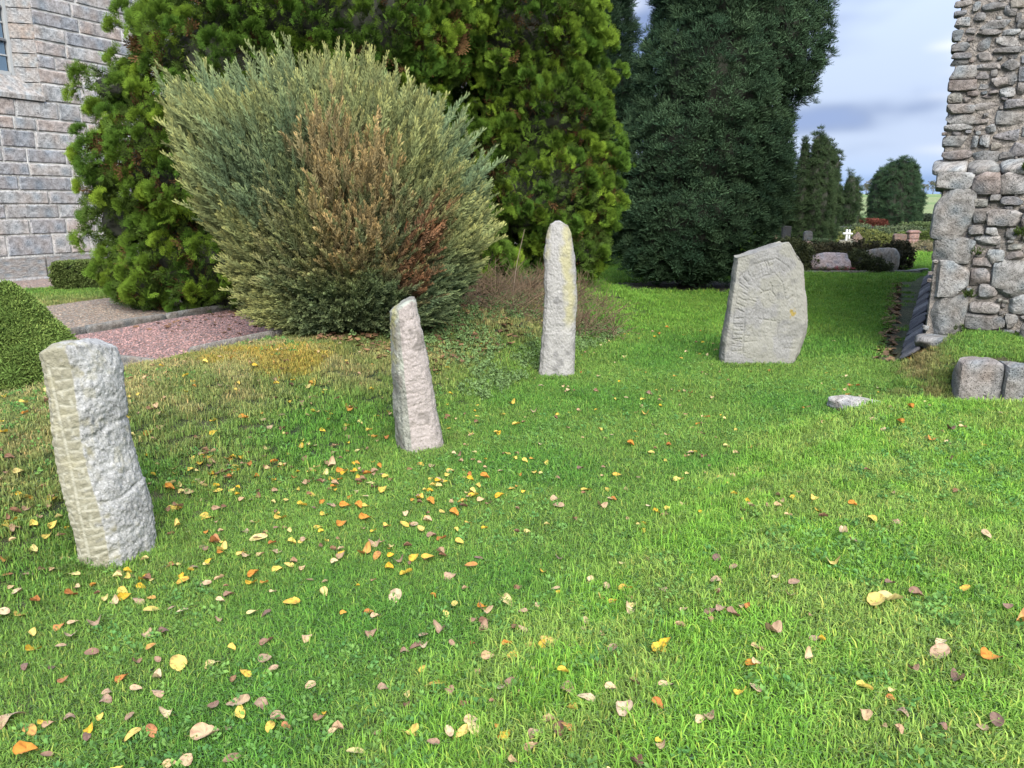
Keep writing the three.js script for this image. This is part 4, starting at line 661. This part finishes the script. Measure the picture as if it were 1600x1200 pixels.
function crossStone(label, x, d, y0, h, w, th, boul, tone, group) {
  const t = thing('white_cross', label, 'cross', [x, 0, -d], group), m = std([0.5, 0.495, 0.48], { roughness: 0.6 }), bar = (ww, hh, y) => mesh('cross_bar', rockGeometry(ww, hh, th, 950 + Math.round(y * 50 + x), { n: 14, seg: 3, cuts: 0, noise: 0.004 }), m, t, [0, y, 0]);
  bar(th, h, y0 + h / 2); bar(w, th, y0 + h * 0.68).position.z = 0.003; mesh('boulder', rockGeometry(boul[0], boul[1], boul[0] * 0.8, Math.round(x * 91), { n: 2.6, seg: 7 }), rock(tone, 2), t, [0, boul[1] * 0.35, 0]);
}
crossStone('left of two white crosses on lichened boulders behind the grave bed', 10.62, 25, 0.4, 0.42, 0.24, 0.065, [0.5, 0.66, 0], [0.33, 0.31, 0.22], 'white crosses on boulders');
crossStone('right of two white crosses on lichened boulders behind the grave bed', 10.92, 25.5, 0.36, 0.44, 0.22, 0.055, [0.46, 0.6, 0], [0.32, 0.28, 0.2], 'white crosses on boulders');
crossStone('tiny white cross on a pale block before the red hedge', 14.8, 33, 0.2, 0.3, 0.17, 0.06, [0.32, 0.36, 0], [0.6, 0.59, 0.57], 'tiny far crosses');
crossStone('tiny white cross on a pale block before the round far yew', 15.62, 33.2, 0.16, 0.32, 0.17, 0.06, [0.42, 0.3, 0], [0.6, 0.59, 0.57], 'tiny far crosses');
hedge('clipped_hedge', 'small clipped hedge block before the yew clump', [9.4, 0, -24], 0, 0.66, 0.5, 0.5, [[0.045, 0.07, 0.035], [0.07, 0.1, 0.05]], 0.1, 500, 611, 0.15);
hedge('clipped_hedge', 'low clipped hedge behind the pink pedestal gravestone', [15.75, 0, -30.2], 0.1, 1.8, 0.5, 0.5, boxTone, 0.12, 900, 612);
hedge('clipped_hedge', 'taller clipped green hedge far behind the pink pedestal', [18.2, 0, -34.5], 0.1, 2.4, 0.72, 0.7, [[0.05, 0.08, 0.03], [0.1, 0.13, 0.05]], 0.16, 900, 613);
hedge('beech_hedge', 'red-brown beech hedge between the far yews', [17.0, 0, -38.6], 0.05, 2.2, 0.78, 0.8, [[0.09, 0.028, 0.02], [0.13, 0.045, 0.03]], 0.16, 2200, 614, 0.03);
hedge('dark_hedge', 'dark hedge at the foot of the far round yew beside the tower', [22.6, 0, -41], 0.1, 4.5, 0.95, 1, [[0.02, 0.03, 0.02], [0.04, 0.05, 0.03]], 0.2, 1200, 615);
shrub('yellow_shrub', 'low yellow-green shrub beside the white crosses', [12.5, 0, -28], [[12.2, .3, -28, .5, .3, .4], [12.9, .24, -28.1, .6, .26, .4], [13.6, .18, -28.3, .4, .2, .3]], [[0.09, 0.11, 0.03], [0.15, 0.16, 0.05]], 0.16, 0.15, 705);
shrub('green_shrub', 'low dark green shrubs beside the tiny crosses', [14.4, 0, -31], [[13.6, .3, -31, .7, .3, .5], [14.9, .25, -31.2, .8, .28, .5], [16, .28, -31.6, .6, .3, .5]], [[0.05, 0.08, 0.04], [0.1, 0.12, 0.06]], 0.2, 0.18, 706);
shrub('pale_shrub', 'small pale dried shrub next to the pink pedestal gravestone', [14, 0, -26.5], [[13.75, .12, -26.3, .35, .16, .3], [14.4, .1, -26.6, .3, .13, .3]], [[0.15, 0.14, 0.08], [0.22, 0.18, 0.11]], 0.13, 0.11, 707);
{ const f = thing('rail_fence', 'thin dark metal rail fence across the far graveyard', 'fence', [16, 0, -34.5]), m = std([0.05, 0.055, 0.06], { roughness: 0.5 }); for (const y of [0.32, 0.62]) { const g = new THREE.CylinderGeometry(0.014, 0.014, 6, 6); g.rotateZ(Math.PI / 2); mesh('rail', g, m, f, [0, y, 0]); } for (let i = 0; i < 21; i++) { const g = new THREE.CylinderGeometry(0.011, 0.011, 0.75, 5); mesh('post', g, m, f, [-3 + i * 0.3, 0.34, 0.0]); } }
// far fields end in a thin line of bare autumn trees
{ const r = rng(88); for (let i = 0; i < 14; i++) { const d = 330 + r() * 60, x = (0.44 + 0.012 * i + 0.006 * r()) * d, h = mix(3.5, 7, r()), t = thing('distant_tree', 'small bare brownish tree on the far field horizon', 'tree', [x, land(x, d), -d], 'bare trees on the horizon'), items = []; for (let k = 0; k < 90; k++) { const u = unit([r() - 0.5, r() - 0.35, r() - 0.5]), q = Math.cbrt(r()); items.push({ p: [u[0] * h * 0.5 * q, h * 0.6 + u[1] * h * 0.4 * q, u[2] * h * 0.5 * q], d: [u[0], u[1] + 0.6, u[2]], roll: r() * 6, s: h * 0.2, c: mix3([0.13, 0.1, 0.075], [0.1, 0.12, 0.06], r()) }); } scatter(t, 'crown', G.ivy, M.foliage, items); mesh('trunk', trunk([[0, -0.3, 0], [0.1, h * 0.3, 0], [0, h * 0.7, 0]], 0.18, 0.05), M.bark, t); } }

// ---------------------------------------------------------------- dead brush and weeds on the bank by the tall stone
{
  const base = onGround(0.25, 9.2), t = thing('dead_brush', 'tangle of dead brown twigs on the bank behind the tall stone', 'brush', base), r = rng(801), items = [];
  for (let i = 0; i < 800; i++) { const k = r(), x = mix(-0.55, 1.35, r()), d = mix(8.5, 10.2, r()) + x * 0.4, e = r(); if (k > 0.5 && x > 1.0) continue; items.push({ p: [x, land(x, d) + e * e * 0.22 * (x < 0.3 ? 1 : 0.5), -d], d: [(r() - 0.5) * 2.4, 0.15 + r() * 0.75, (r() - 0.5) * 2], roll: r() * 6, s: mix(0.18, 0.5, r()), w: 0.28, c: mix3([0.55, 0.45, 0.33], [1.1, 0.85, 0.6], r()) }); }
  scatter(t, 'twigs', G.twig, std([0.13, 0.11, 0.085]), items, base);
  mesh('sapling_stem', trunk([[-0.25, 0.05, -0.1], [-0.2, 0.5, -0.1], [-0.1, 0.95, -0.15]], 0.008, 0.003), M.twig, t);
}
{
  const r = rng(811), items = [], litter = [];
  for (let i = 0; i < 2600; i++) { const q = mix(-0.1, 1.7, r()), l = mix(3.1, 7.0, r()), [x, d] = bankPoint(q, l); if (fbm(x * 2, d * 2, 7, 3) < 0.44) continue; items.push({ p: [x, land(x, d) + 0.015 + 0.03 * r(), -d], d: [(r() - 0.5) * 1.2, 1, (r() - 0.5) * 1.2], roll: r() * 6, s: mix(0.05, 0.1, r()), c: mix3([0.075, 0.125, 0.045], [0.13, 0.2, 0.07], r()) }); }
  const w = scatter(scene, 'ivy_weeds', G.ivy, M.foliage, items); tag(w, 'low leafy weeds covering the bank between the stones', 'weeds');
  for (let i = 0; i < 1100; i++) { const a = r() < 0.4, q = a ? mix(1.3, 4.2, r()) : mix(0.4, 1.4, r()), l = a ? mix(3.3, 6, r() ** 0.8) : mix(2.9, 5.4, r()), [x, d] = bankPoint(q, l); litter.push({ p: [x, land(x, d) + 0.03 + 0.02 * r(), -d], d: [(r() - 0.5) * 0.8, 1, (r() - 0.5) * 0.8], roll: r() * 6, s: mix(0.014, 0.034, r()), c: mix3([0.1, 0.055, 0.035], [0.3, 0.17, 0.08], r() * r()) }); }
  for (let i = 0; i < 420; i++) { const z = mix(0.2, -9, r()), u = mix(-0.5, -0.3, r()), x = 4.304 + u * 0.895 - z * 0.446, d = 7.85 - u * 0.446 - z * 0.895; litter.push({ p: [x, land(x, d) + 0.015, -d], d: [(r() - 0.5), 1, (r() - 0.5)], roll: r() * 6, s: mix(0.02, 0.05, r()), c: mix3([0.1, 0.065, 0.04], [0.32, 0.2, 0.1], r() * r()) }); }
  const g = new THREE.BufferGeometry(); g.setAttribute('position', new THREE.Float32BufferAttribute([-1, 0, -0.6, 1, 0.15, -0.5, 0.9, 0.1, 0.7, -0.8, 0.25, 0.6, 0, -0.15, 0], 3)); g.setIndex([0, 4, 1, 1, 4, 2, 2, 4, 3, 3, 4, 0]); g.setAttribute('color', new THREE.Float32BufferAttribute(Array(15).fill(1), 3)); g.computeVertexNormals();
  tag(scatter(scene, 'leaf_litter', g, M.foliage, litter), 'brown leaf litter under the juniper and along the tower foot', 'leaf litter');
}

// ---------------------------------------------------------------- grass
function grassTuft(seed, n, R, lo, hi, wide, lie) {
  const r = rng(seed), p = [], c = [], idx = [];
  for (let i = 0; i < n; i++) {
    const a = r() * 6.2832, q = Math.sqrt(r()) * R, x = Math.cos(a) * q, z = Math.sin(a) * q, l = mix(lo, hi, r() * r()), b = r() * 6.2832, o = l * mix(0.25, 1.2, r()) * lie, w = wide * mix(0.6, 1.2, r()), dx = Math.cos(b), dz = Math.sin(b), k = p.length / 3;
    const dry = r() < 0.06, tint = dry ? [1.7, 1.15, 1.2] : mix3([0.6, 0.72, 0.6], [1.25, 1.15, 1.05], r());
    const y1 = l * 0.62, y2 = l * mix(0.35, 0.95, r());
    p.push(x - dz * w, -0.01, z + dx * w, x + dz * w, -0.01, z - dx * w, x + dx * o * 0.4 - dz * w * 0.8, y1, z + dz * o * 0.4 + dx * w * 0.8, x + dx * o * 0.4 + dz * w * 0.8, y1, z + dz * o * 0.4 - dx * w * 0.8, x + dx * o, y2, z + dz * o);
    for (let j = 0; j < 5; j++) c.push(...tint); idx.push(k, k + 1, k + 2, k + 1, k + 3, k + 2, k + 2, k + 3, k + 4);
  }
  return geometry(p, idx, c);
}
{
  const lawn = new THREE.Group(); lawn.name = 'lawn_grass'; lawn.userData = { kind: 'stuff', label: 'short green lawn grass with lusher and paler patches', category: 'grass' }; scene.add(lawn);
  const kinds = [grassTuft(1, 120, 0.085, 0.018, 0.05, 0.0019, 1.1), grassTuft(2, 120, 0.085, 0.016, 0.044, 0.0023, 1.5), grassTuft(3, 70, 0.075, 0.026, 0.078, 0.0021, 0.9)], lists = [[], [], []], r = rng(1001);
  const tone = (x, d) => {
    const n = fbm(x * 1.3, d * 1.3, 1, 4), n2 = fbm(x * 5, d * 5, 8, 3), [q, l] = alongBank(x, d), m = ss(-0.1, 0.35, moundSide(x, d) + (n2 - 0.5) * 0.5) * (1 - ss(5.3, 5.9, d));
    let c = mix3([0.095, 0.23, 0.036], [0.145, 0.262, 0.05], ss(0.35, 0.65, n));
    c = mix3(c, mix3([0.165, 0.335, 0.045], [0.21, 0.325, 0.068], ss(0.4, 0.62, n2)), m);
    const bank = ss(0.25, 0.95, q + (n - 0.5) * 0.9) * (1 - ss(10, 12, d)); c = mix3(c, mix3([0.18, 0.225, 0.07], [0.29, 0.275, 0.115], ss(0.35, 0.62, n2)), bank);
    const gold = 1 - ss(0.5, 1.1, Math.hypot((x + 1.83) / 0.55, (d - 5.85) / 0.45) + (n2 - 0.5) * 1.6); c = mix3(c, [0.33, 0.26, 0.05], gold * 0.8);
    const lawn2 = ss(8.5, 11, d) * ss(0.5, 1.5, x); c = mix3(c, mix3([0.125, 0.28, 0.036], [0.17, 0.31, 0.05], n), lawn2);
    const rr = 0.86 * (x - 3.3) - 0.51 * (d - 6.3), face = d > 6 && d < 8 ? Math.exp(-(((rr - 0.1) / 0.22) ** 2)) : 0; c = mix3(c, [0.24, 0.2, 0.09], face * ss(0.3, 0.6, n2));
    return c;
  };
  const blocked = (x, d) => { const [q, l] = alongBank(x, d), u = (x - 4.304) * 0.895 + (7.85 - d) * 0.446, z = -(x - 4.304) * 0.446 + (7.85 - d) * 0.895; if (u > -0.1 && z < -0.03 && z > -11) return true; if (u > -0.46 && u < -0.1 && z < 0.2 && z > -9 && vn(x * 6, d * 6, 4) > 0.12) return true; if (q > 1.2 && q < 6.9 && l > 3.6 && d < 13 && x < 1.4) return true; if (q > 1.82 && q < 6.9 && l < 7.6 || q > 9.1 && l < 9) return true; if (Math.hypot((x - 3.7) / 1.9, (d - 15.6) / 1.3) + (vn(x * 4, d * 4) - 0.5) * 0.4 < 0.9) return true; if (x > 6.3 && x < 9.9 && d > 18.3 && d < 20.4) return true; return Math.hypot((x - 2.72) / 0.17, (d - 5.95) / 0.17) < 0.9; };
  const band = (d0, d1, step, x0, x1, scale) => { for (let d = d0; d < d1; d += step) for (let x = Math.max(x0, -0.78 * d - 0.9); x < Math.min(x1, 0.78 * d + 0.9); x += step) { const px = x + (r() - 0.5) * step, pd = d + (r() - 0.5) * step; if (blocked(px, pd)) continue; const [q] = alongBank(px, pd), m = moundSide(px, pd), edge = Math.exp(-((m - 0.15) ** 2) / 0.06) * (pd < 5 ? 1 : 0), v = 0.78 + 0.44 * r(), k = r() < 0.05 + edge * 0.5 + (pd > 6 && pd < 6.3 && px > 3 ? 0.5 : 0) ? 2 : r() < 0.5 ? 0 : 1, s = scale * mix(0.8, 1.25, r()) * (0.85 + 0.4 * fbm(px * 2.5, pd * 2.5, 9, 2)); lists[k].push({ p: [px, land(px, pd), -pd], d: [(r() - 0.5) * 0.3, 1, (r() - 0.5) * 0.3], roll: r() * 6.3, s, c: tone(px, pd).map(t => t * v) }); } };
  band(0.9, 4, 0.052, -9, 9, 0.88); band(4, 8, 0.066, -9, 9, 1.0); band(8, 14, 0.11, -9, 9, 1.35); band(14, 24, 0.19, 0.8, 16, 2.0); band(24, 44, 0.34, 2, 26, 3.2);
  // longer uncut grass close round the standing stones and the bank wall
  for (const [x0, d0, rx, rd, n] of [[-1.78, 3.3, 0.24, 0.24, 70], [-0.64, 5.05, 0.28, 0.3, 60], [0.42, 7.24, 0.27, 0.22, 60], [2.56, 7.85, 0.52, 0.24, 70], [3.85, 6.1, 0.4, 0.3, 80], [3.3, 6.35, 0.3, 0.25, 60], [2.74, 5.9, 0.25, 0.24, 30]]) for (let i = 0; i < n; i++) { const a = r() * 6.28, k = 0.9 + 0.35 * r(), x = x0 + Math.cos(a) * rx * k, d = d0 + Math.sin(a) * rd * k, v = 0.75 + 0.4 * r(); lists[2].push({ p: [x, land(x, d), -d], d: [(r() - 0.5) * 0.4, 1, (r() - 0.5) * 0.4], roll: r() * 6, s: mix(0.7, 1.1, r()), c: mix3(tone(x, d), [0.22, 0.2, 0.08], r() * 0.5).map(t => t * v) }); }
  // clover, moss and small broad-leaved weeds between the blades
  const weeds = []; for (let i = 0; i < 5200; i++) { const d = mix(1.2, 8, r()), x = mix(-0.75, 0.75, r()) * d; if (blocked(x, d) || fbm(x * 2.2, d * 2.2, 21, 3) < 0.5) continue; const v = 0.8 + 0.5 * r(); weeds.push({ p: [x, land(x, d) + 0.008 + 0.014 * r(), -d], d: [(r() - 0.5) * 0.5, 1, (r() - 0.5) * 0.5], roll: r() * 6, s: mix(0.035, 0.06, r()), w: mix(0.04, 0.07, r()), c: mix3([0.075, 0.19, 0.05], [0.15, 0.27, 0.06], r()).map(t => t * v) }); }
  scatter(lawn, 'clover', G.ivy, M.thin, weeds);
  kinds.forEach((g, i) => scatter(lawn, 'tufts', g, M.grass, lists[i]));
  console.log('grass', lists.map(l => l.length).join(' '));
}
const LEAF_SPOTS = {
  Y2: [-1.16,2.40, 0.13,2.44, -0.03,2.88, -0.25,2.30, 1.19,2.30, 1.24,2.32, -1.56,3.72, -1.23,3.48],
  Y: [-1.43,2.79, -1.01,2.50, -1.05,2.42, -1.15,2.04, -1.79,2.60, -0.74,2.07, -1.00,3.20, -0.89,2.85, -1.02,2.76, -1.41,3.04, -1.70,3.06, -1.88,3.05, -1.25,3.31, -0.91,2.35, 0.06,2.47, 0.01,2.40, -0.23,2.83, -0.26,2.76, -0.38,3.25, -0.31,2.39, -0.14,1.92, -0.11,1.93, -0.45,1.94, -0.30,2.00, 0.44,2.73, 0.35,2.74, 0.48,3.09, 1.16,2.58, 1.47,2.95, 1.53,2.39, -1.73,3.70, -1.54,4.01, -1.62,3.94, -1.33,4.21, -1.24,3.99, -1.21,4.41, -1.33,4.65, -1.27,4.72, -1.66,4.09, -1.20,3.75, -0.98,3.78, -0.97,3.62, -1.01,3.46, -1.00,4.81, -0.82,4.23, -0.73,4.12, -0.50,3.97, -0.37,4.42, -0.46,5.36, -0.36,3.79, -0.27,3.94, -0.22,4.07, -0.25,3.42, -0.22,3.64, -0.54,3.63, -0.45,3.56, -0.56,4.55, -0.25,4.83, -1.51,5.54, -1.31,6.00, -1.35,5.40, -1.27,5.16, -1.12,4.39, -1.43,3.45, -1.36,3.36, -1.65,3.56, -0.00,4.13, -0.37,4.42, -0.22,4.08, -0.25,4.82, -0.03,4.80, -0.27,3.94, 0.63,4.40, 0.91,4.82, 1.33,5.30, 1.61,5.35, 1.03,5.75, 0.64,5.39, -0.07,5.74, 0.03,5.49, -0.11,5.28, -0.29,5.25, -0.28,6.01, 0.00,6.06, -0.26,5.71, 0.42,4.10, 0.54,4.14, 0.98,4.31, 1.22,4.31, 1.20,8.08, 1.76,7.91, 3.79,8.97, 4.04,8.39, 2.66,6.09, 3.08,5.96, 2.90,5.81],
  T: [-1.30,2.77, -1.24,2.26, -1.16,2.24, -1.20,2.32, -1.63,2.51, -1.64,2.59, -1.08,2.13, -0.67,2.28, -0.87,2.43, -0.83,2.37, -1.32,2.24, -0.76,2.58, -1.13,2.71, -1.30,3.01, -2.01,2.87, -1.52,2.87, -1.68,2.68, -0.94,1.93, -1.22,3.29, -1.23,3.48, -1.01,3.47, -1.99,2.74, -1.36,2.60, -0.11,2.79, 0.04,2.77, 0.10,2.80, -0.33,2.60, -0.32,2.53, -0.53,2.73, -0.18,1.94, 0.16,1.99, 0.42,1.88, 0.06,1.79, 0.21,1.90, 0.38,2.84, 0.18,2.93, -0.27,3.10, 0.04,2.60, -0.04,2.17, 0.42,2.50, 1.24,2.01, 1.27,2.06, 0.80,2.13, 0.85,1.98, 0.65,1.83, 1.00,1.74, 1.17,1.68, 0.74,2.55, 0.93,2.50, 1.84,2.79, 1.56,2.92, 1.30,2.82, -1.71,4.00, -1.64,3.85, -1.54,4.73, -1.60,4.77, -0.79,4.40, -0.88,4.13, -0.81,4.01, -0.65,3.40, -0.43,3.67, -0.49,3.62, -0.42,4.27, -0.49,4.51, -0.29,5.24, -2.16,5.63, -1.77,4.23, -1.11,4.53, -1.11,3.36, -0.07,4.42, 1.17,4.84, 0.69,5.21, 0.95,6.25, 0.17,5.83, 1.16,3.83, 1.37,4.15, 0.24,3.98, 0.25,3.87, 0.48,3.88, 0.73,3.88, 0.26,6.68, 3.22,6.61, 3.07,6.05, 2.26,4.68, 2.19,4.39, 2.69,4.45, 4.15,7.98],
  B: [-1.36,2.81, -1.39,2.13, -1.36,1.96, -1.59,2.38, -1.69,2.39, -1.50,2.47, -1.24,2.42, -1.31,2.41, -1.20,2.13, -0.95,2.17, -0.80,2.18, -0.73,2.11, -1.32,2.21, -0.90,2.55, -0.97,2.77, -1.42,3.18, -1.66,3.08, -2.03,2.98, -1.59,2.67, -0.81,1.93, -1.28,2.03, -1.44,3.36, -0.87,3.05, -1.31,2.62, -1.17,2.92, -0.35,2.53, -0.39,2.50, -0.43,2.28, -0.27,2.64, -0.41,2.03, -0.22,1.89, 0.22,3.25, -0.51,3.22, -0.15,3.26, -0.01,2.17, -0.22,2.55, -0.15,2.73, -0.11,2.65, 0.56,2.62, 0.59,3.06, 0.32,2.20, -0.53,2.62, 1.35,2.36, 1.29,2.42, 1.60,2.27, 1.12,1.92, 1.22,1.88, 0.91,2.09, 1.07,1.68, 0.80,2.79, 0.71,2.44, 0.65,2.31, 0.69,2.32, 0.71,2.25, 1.31,2.77, 0.82,2.64, 1.21,1.69, 0.97,2.44, -1.52,4.91, -1.63,4.21, -1.42,3.96, -1.06,3.87, -0.97,3.90, -0.95,4.85, -0.39,3.49, -0.34,4.71, -1.37,5.28, -1.19,5.21, -1.45,5.17, -1.60,5.06, -1.14,4.73, -1.10,4.97, -1.28,4.54, -1.46,3.39, -1.33,3.59, -1.18,3.61, -1.75,5.22, 0.56,4.51, 0.42,4.49, 0.27,4.33, 0.75,4.35, 1.25,7.37, 1.16,6.38, 2.54,4.30, 3.05,4.67],
  T2: [-0.93,2.04, -1.58,2.12, -0.88,2.19, -0.48,2.91],
  O: [-1.48,2.07, -1.10,2.06, -0.69,2.07, -1.52,3.20, -2.14,3.01, -2.09,2.94, -1.73,2.67, -1.48,2.89, -1.42,3.43, -1.51,2.31, -1.30,2.50, 0.15,1.77, -0.62,3.28, -0.68,3.31, -0.18,3.17, 1.59,2.17, 1.36,1.97, -1.69,4.70, -0.86,3.63, -0.89,3.87, -0.82,3.87, -0.75,3.70, -0.44,3.91, -0.30,3.75, -1.15,5.29, -1.03,4.43, -1.80,3.83, -0.16,4.31, 0.80,5.00, 1.82,9.51, 2.03,10.00, 2.57,4.83, 2.33,4.47, 2.31,4.08, 4.03,7.72],
  O2: [-1.42,1.96],
  M: [0.29,1.78]
};
// ---------------------------------------------------------------- fallen leaves
{
  const outline = { oval: a => 0.5 * (1 - 0.12 * Math.cos(2 * a)) * (1 + 0.035 * Math.sin(a * 17)) * (1 + 0.22 * Math.exp(-((a - 1.57) ** 2) * 9)), maple: a => 0.26 + 0.3 * Math.pow(Math.abs(Math.cos((a - 1.57) * 2.5)), 1.3) * (a > 3.6 && a < 5.8 ? 0.35 : 1) };
  function leafShape(kind, seed, curl) {
    const r = rng(seed), p = [0, 0, 0], c = [1, 1, 1], idx = [], n = 22, rings = [0.5, 0.8, 1], tw = (r() - 0.5) * 2, f = r() * 6.28, asp = 0.7 + 0.3 * r();
    for (const k of rings) for (let i = 0; i < n; i++) { const a = i / n * 6.2832, R = outline[kind](a) * k, x = Math.cos(a) * R * asp, z = -Math.sin(a) * R, y = curl * (Math.cos(f) * x + Math.sin(f) * z) ** 2 * 2 + tw * x * z * curl * 2 + (vn(x * 9 + seed, z * 9) - 0.5) * 0.12 * Math.abs(curl) * 1.5 + 0.1 * Math.abs(x) * k; p.push(x, y, z); const b = mix(0.8, 1.12, vn(x * 6 + seed, z * 6, 2)), sp = Math.max(ss(0.6, 0.75, vn(x * 12 + 3, z * 12 + seed, 4)), k === 1 ? ss(0.5, 0.7, vn(x * 7 + seed, z * 7, 9)) : 0); c.push(b * mix(1, 0.62, sp), b * mix(1, 0.5, sp), b * mix(0.95, 0.5, sp)); }
    for (let i = 0; i < n; i++) { const j = (i + 1) % n; idx.push(0, 1 + i, 1 + j); for (let k = 0; k < 2; k++) idx.push(1 + k * n + i, 1 + (k + 1) * n + i, 1 + (k + 1) * n + j, 1 + k * n + i, 1 + (k + 1) * n + j, 1 + k * n + j); }
    const q = p.length / 3, w = 0.012; p.push(-w, 0, 0.44, w, 0, 0.44, 0.03, 0.06, 0.85); c.push(0.8, 0.6, 0.5, 0.8, 0.6, 0.5, 0.7, 0.5, 0.4); idx.push(q, q + 1, q + 2);
    return geometry(p, idx, c);
  }
  const shapes = [[11, 0.2], [12, 0.45], [13, -0.35], [14, 0.8], [15, 0.3], [16, -0.6], [17, 0.9]].map(([s, k]) => leafShape('oval', s, k)), maple = leafShape('maple', 31, 0.5);
  const tints = { Y: [[0.62, 0.45, 0.06], [0.68, 0.52, 0.12], [0.62, 0.40, 0.035], [0.66, 0.55, 0.22]], T: [[0.56, 0.40, 0.22], [0.5, 0.35, 0.2], [0.6, 0.47, 0.28], [0.45, 0.3, 0.18]], B: [[0.26, 0.14, 0.085], [0.33, 0.2, 0.12], [0.19, 0.105, 0.07], [0.38, 0.25, 0.16]], O: [[0.5, 0.22, 0.04], [0.42, 0.17, 0.05], [0.56, 0.3, 0.06]], M: [[0.56, 0.43, 0.3]] };
  const mats = {}; for (const k in tints) mats[k] = tints[k].map(c => new THREE.MeshPhysicalMaterial({ color: lin(c.map(v => v * 0.8)), vertexColors: true, roughness: 0.7, side: THREE.DoubleSide, transmission: 0.2, thickness: 0 }));
  const marks = [['the nearest stone', -1.8, 3.25], ['the pinkish stone', -0.65, 5], ['the tall stone', 0.42, 7.2], ['the carved slab', 2.56, 7.85], ['the sunken flat stone', 2.74, 5.9], ['the bank wall', 4, 6.1], ['the plot kerb', -2.3, 5.7], ['the mound top', 2.2, 3.9], ['the lawn centre', 0.3, 4.1], ['the bottom left corner', -1.3, 2.1], ['the bottom right corner', 1.4, 2.1], ['the bottom edge middle', 0, 1.9]];
  const where = (x, d) => { const m = marks.reduce((p, c) => Math.hypot(c[1] - x, c[2] - d) < Math.hypot(p[1] - x, p[2] - d) ? c : p), ex = x - m[1], ed = d - m[2], far = Math.hypot(ex, ed) > 0.7 ? 'well ' : 'just '; return far + (Math.abs(ex) > Math.abs(ed) ? (ex > 0 ? 'right of ' : 'left of ') : ed > 0 ? 'beyond ' : 'before ') + m[0]; };
  const word = { Y: 'yellow', T: 'tan', B: 'brown', O: 'orange', M: 'pale tan lobed' }, r = rng(2001), spare = []; let count = 0;
  for (const key in LEAF_SPOTS) {
    const kind = key[0], big = key[1] === '2', L = LEAF_SPOTS[key];
    for (let i = 0; i < L.length; i += 2) {
      const x = L[i], d = L[i + 1], s = (big ? 0.072 : mix(0.03, 0.058, r())) * (kind === 'B' ? 0.85 : 1) * (d > 5.5 ? 1.1 : 1);
      if (count >= 296) { spare.push([x, d, kind]); continue; }
      const si = Math.floor(r() * shapes.length), m = mesh('fallen_leaf', kind === 'M' ? maple : shapes[si], pick(mats[kind], r), scene, [x, land(x, d) + 0.022 + 0.012 * r(), -d]); count++;
      m.scale.setScalar(s); m.rotation.set((r() - 0.3) * 0.5, r() * 6.28, (r() - 0.5) * 0.5, 'YXZ'); const at = where(x, d), look = `${s > 0.062 ? 'large' : s < 0.044 ? 'small' : 'medium-sized'} ${['flat', 'cupped', 'arched', 'curled', 'cupped', 'humped', 'tightly curled'][si]} ${word[kind]}`;
      tag(m, `${look} fallen leaf ${at}`, 'leaf', `${look} leaves ${at}`);
    }
  }
  const items = [];
  const all = Object.values(tints).flat();
  for (let i = 0; i < 1700; i++) {
    const d = mix(1.3, 10, r() ** 0.8), x = mix(-0.72, 0.72, r()) * d - 0.2, [q] = alongBank(x, d), dens = ss(2.3, -0.2, moundSide(x, d)) * 0.75 + 0.1 + 0.35 * ss(-0.8, 0.4, q); if (r() > dens || q > 1.75 || fbm(x * 1.5, d * 1.5, 3, 3) < 0.36 || (x > 3.2 && d > 5.7)) continue;
    const k = r(); items.push({ p: [x, land(x, d) + 0.02 + 0.012 * r(), -d], d: [(r() - 0.5) * 0.9, 1, (r() - 0.5) * 0.9], roll: r() * 6, s: mix(0.018, 0.042, r()), c: pick(k < 0.3 ? tints.Y : k < 0.6 ? tints.T : k < 0.88 ? tints.B : tints.O, r) });
  }
  // drifts caught at the foot of the bank and left of the nearest stone
  for (const [x0, d0, rx, n] of [[-2.25, 3.3, 0.3, 45], [-1.6, 4.1, 0.5, 60], [-1.05, 4.3, 0.5, 50], [-1.9, 2.9, 0.5, 35], [-0.9, 3.3, 0.5, 30], [-1.4, 5.2, 0.5, 45], [-2.4, 4.3, 0.4, 30], [-0.3, 4.2, 0.5, 25]]) for (let i = 0; i < n; i++) { const x = x0 + (r() + r() - 1) * rx * 1.4, d = d0 + (r() + r() - 1) * rx, k = r(); items.push({ p: [x, land(x, d) + 0.02 + 0.02 * r(), -d], d: [(r() - 0.5), 1, (r() - 0.5)], roll: r() * 6, s: mix(0.022, 0.05, r()), c: pick(k < 0.42 ? tints.Y : k < 0.56 ? tints.T : k < 0.86 ? tints.B : tints.O, r).map(v => v * 0.85) }); }
  for (const [x, d, k] of spare) items.push({ p: [x, land(x, d) + 0.035, -d], d: [0.2, 1, 0.1], roll: r() * 6, s: 0.055, c: tints[k][0] });
  tag(scatter(scene, 'fallen_leaves', shapes[3], M.thin, items), 'scatter of small brown and yellow leaf scraps in the grass', 'leaves');
}
renderer.render(scene, camera);
